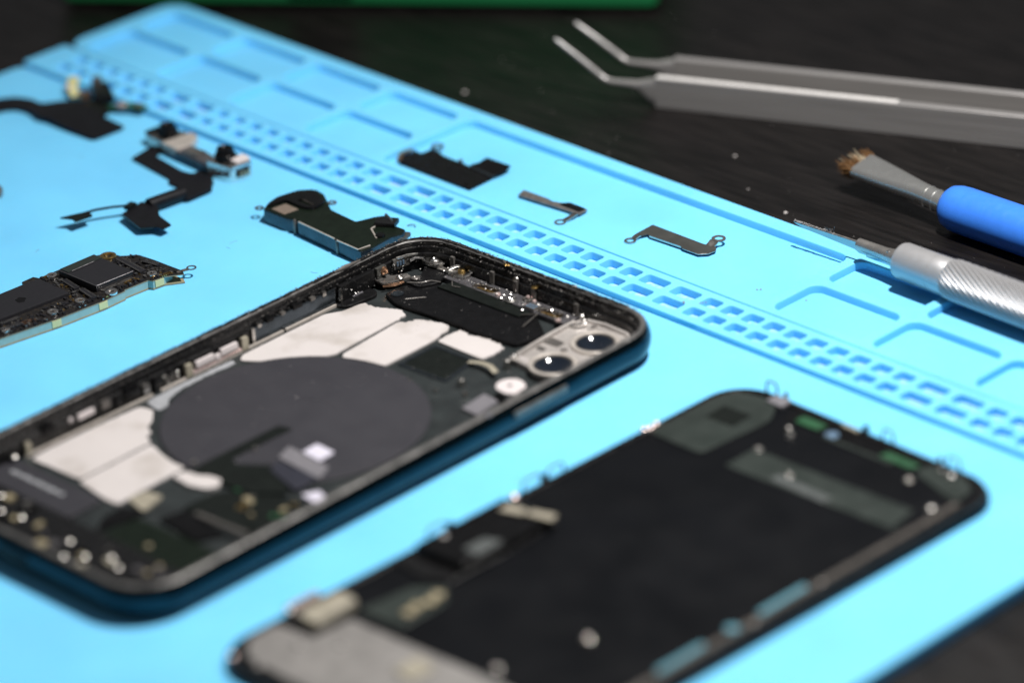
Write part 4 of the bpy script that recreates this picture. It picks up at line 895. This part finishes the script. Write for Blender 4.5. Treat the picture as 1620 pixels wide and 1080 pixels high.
# ------------------------------------------------------------------ tweezers lying on edge
tw = thing('tweezers', 'steel tweezers lying on edge with two bent fine tips raised', 'tweezers', (190, 25, TZ))
TD = Vector((.374, -.9275, 0)); TN = Vector((.9275, .374, 0))
def arm(base, th, name, dz=0.0):
    """outline (distance along the arm, height above the table) extruded across the arm"""
    b = MB(); e = .15; h = th/2
    body_ = [(0.0, .03), (0.0, 7.9), (-130, 8.4), (-140, 7.0), (-140, 1.2), (-130, .03)]
    ls = []
    for o, k in ((-h, e), (-h+e, 0), (h-e, 0), (h, e)):
        ls.append([base-TD*(a-(k if a > -1 else -k if a < -139 else 0))+TN*o+Vector((0, 0, TZ+z+(k if z < 1 else -k))) for a, z in body_])
    b.ring(ls); b.add(ls[0], [tuple(range(6))]); b.add(ls[-1], [tuple(range(6))[::-1]])
    secs = [(-2.5, 3.97, 3.85, h-.02), (-.2, 4.0, 3.8, h-.03), (1.2, 4.25, 3.3, h-.05), (2.8, 4.75, 2.3, h*.92), (4.8, 5.1, 1.25, h*.85), (8.5, 5.25, .85, h*.72),
            (11.6, 5.25, .75, h*.62), (13.4, 5.7, .7, h*.56), (15.2, 7.0, .78, h*.66), (20, 10.6+dz*.5, .7, h*.58), (25.2, 14.3+dz, .58, h*.48), (26.3, 15.1+dz, .35, h*.3)]
    P = [base-TD*a+Vector((0, 0, TZ+z)) for a, z, _, _ in secs]; ls = []
    for k, (a, z, hz, hw) in enumerate(secs):
        t = (P[min(k+1, len(P)-1)]-P[max(k-1, 0)]).normalized(); vv = TN.cross(t).normalized()
        sq = .55 if k < 4 else 1.0
        ls.append([P[k]+TN*hw*math.copysign(abs(math.cos(q))**sq, math.cos(q))+vv*hz*math.copysign(abs(math.sin(q))**sq, math.sin(q)) for q in [2*PI*(i+.5)/20 for i in range(20)]])
    b.ring(ls); b.add(ls[-1], [tuple(range(20))]); b.add(ls[0], [tuple(range(20))[::-1]])
    return b.build(name, 'tweezer', tw, sharp=35)
arm(Vector((177.4, 58.1, 0)), 2.3, 'arm'); arm(Vector((189.4, 62.4, 0)), 2.3, 'arm', -.6)
b = MB(); q0 = Vector((189.4, 62.4, TZ))-TN*1.2
b.add([q0+TD*.5+Vector((0, 0, .2)), q0+TD*128+Vector((0, 0, .2)), q0+TD*128+Vector((0, 0, 8.1)), q0+TD*.5+Vector((0, 0, 7.6)),
       q0+TD*.5+TN*.1+Vector((0, 0, .2)), q0+TD*128+TN*.1+Vector((0, 0, .2)), q0+TD*128+TN*.1+Vector((0, 0, 8.1)), q0+TD*.5+TN*.1+Vector((0, 0, 7.6))],
      [(0, 1, 2, 3), (7, 6, 5, 4), (0, 4, 5, 1), (1, 5, 6, 2), (2, 6, 7, 3), (3, 7, 4, 0)]); b.build('lightened_face', 'lightface', tw)  # added plate: lightens the far arm's dark inner face by colour
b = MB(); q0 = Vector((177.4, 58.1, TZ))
b.ribbon([q0-TD*a+Vector((0, 0, z+.06)) for a, z in ((-.3, 7.86), (-62.0, 8.14))], [1.9, 1.9], .12, TN); b.build('edge_highlight', 'tweezerglint', tw)  # near-white strip: the near arm's highlight put in as colour
b = MB(); c0 = Vector((183.3, 60.2, 0))+TD*138; b.box(c0.x, c0.y, TZ+.5, 12, 16, TZ+7.6, math.atan2(TD.y, TD.x)+PI/2, .6); b.build('rear_joint', 'tweezer', tw)

# ------------------------------------------------------------------ green case behind
gd = Vector((92.7, -131.7, 0)).normalized(); gn = Vector((-gd.y, gd.x, 0))
if gn.x < 0: gn = -gn
gc0 = Vector((130.1, 230.1, 0)); gl = 161.0; ga = math.atan2(gd.y, gd.x)
_g = gc0+gd*gl/2+gn*35; cx, cy = _g.x, _g.y
gb = thing('green_case', 'green plastic case cut off by the top of the picture', 'case', (cx, cy, TZ))
b = MB(); b.prism(rot(rrect(cx-gl/2, cy-35, cx+gl/2, cy+35, 3, 5), ga, cx, cy), TZ+2.2, TZ+34, 2.0); b.build('shell', 'green', gb)
b = MB(); b.prism(rot(rrect(cx-gl/2+2, cy-33, cx+gl/2-2, cy+33, 3, 5), ga, cx, cy), TZ+.02, TZ+2.4, .2); b.build('base', 'boxblack', gb)
q = gc0+gd*73-gn*.6; b = MB(); b.box(q.x, q.y, TZ+6.5, 17, 2.6, TZ+30, ga, .8); b.build('latch', 'boxblack', gb)

# ------------------------------------------------------------------ crumbs and dust
def crumb(x, y, z, r, label, seed):
    rr = random.Random(seed); b = MB()
    ls = []
    for k in range(5):
        a = -PI/2+PI*k/4; ls.append([(x+r*math.cos(a)*math.cos(t)*rr.uniform(.8, 1.2)+1e-4*k, y+r*math.cos(a)*math.sin(t)*rr.uniform(.8, 1.2), z+r*.6+r*.6*math.sin(a)) for t in [2*PI*i/8 for i in range(8)]])
    b.ring(ls); return tag(b.build('crumb', 'dust', org=(x, y, z)), label, 'crumb', 'crumbs on the table')
crumb(154.1, 101.8, TZ, .55, 'pale crumb on black table left of the tweezer tips', 1)
crumb(165.9, 22.7, TZ, .4, 'pale crumb on black table just below the tweezers', 2)
crumb(148.6, -7.6, TZ, .5, 'white crumb on black table beside the knife blade tip', 3)
crumb(153.5, 8.0, TZ, .25, 'smallest faint crumb on black table between tray and tweezers', 4)
b = MB(); rr = random.Random(12)
for i in range(220):
    x, y = rr.uniform(138, 230), rr.uniform(-90, 120)
    if x < 140.5+.028*y: continue
    b.speck(x, y, TZ+.03, abs(rr.gauss(.02, .06))+.02, rr)
for i in range(350):
    b.speck(rr.uniform(-40, 60), rr.uniform(-230, -162), TZ+.03, abs(rr.gauss(.02, .05))+.02, rr)
b.build('table_dust', 'dust', kind='stuff')
b = MB(); rr = random.Random(13)
for i in range(90):
    u_, v_ = rr.uniform(87, 100), rr.uniform(-100, 60); x, y = mp_([(u_, v_)])[0]
    b.speck(x, y, ZH+.03 if rr.random() < .3 else ZS+.02, abs(rr.gauss(.02, .05))+.03, rr)
for x, y in ((92.2, -26.2), (92.6, -25.7), (94.7, -29.4), (95.1, -29.9), (94.2, -29.0), (112.1, -44.2), (109.5, -32.3), (110.1, -32.9)):
    b.speck(x, y, ZS+.1 if x < 100 else ZF+.1, .28, rr)
for i in range(120):
    b.speck(rr.uniform(-110, 84), rr.uniform(-148, 198), .02, abs(rr.gauss(.02, .04))+.03, rr)
for i in range(26):
    x, y = rr.uniform(-40, 82), rr.uniform(-145, 190); a = rr.uniform(0, 2*PI); l_ = rr.uniform(.8, 2.6); k_ = rr.uniform(-.8, .8)
    b.tube([(x+l_*t*math.cos(a+k_*t), y+l_*t*math.sin(a+k_*t), .05+.1*math.sin(3*t)) for t in (0, .33, .66, 1)], .03, 4)
b.build('mat_lint', 'lint', kind='stuff')
for o in bpy.data.objects:
    if '_o' in o: del o['_o']
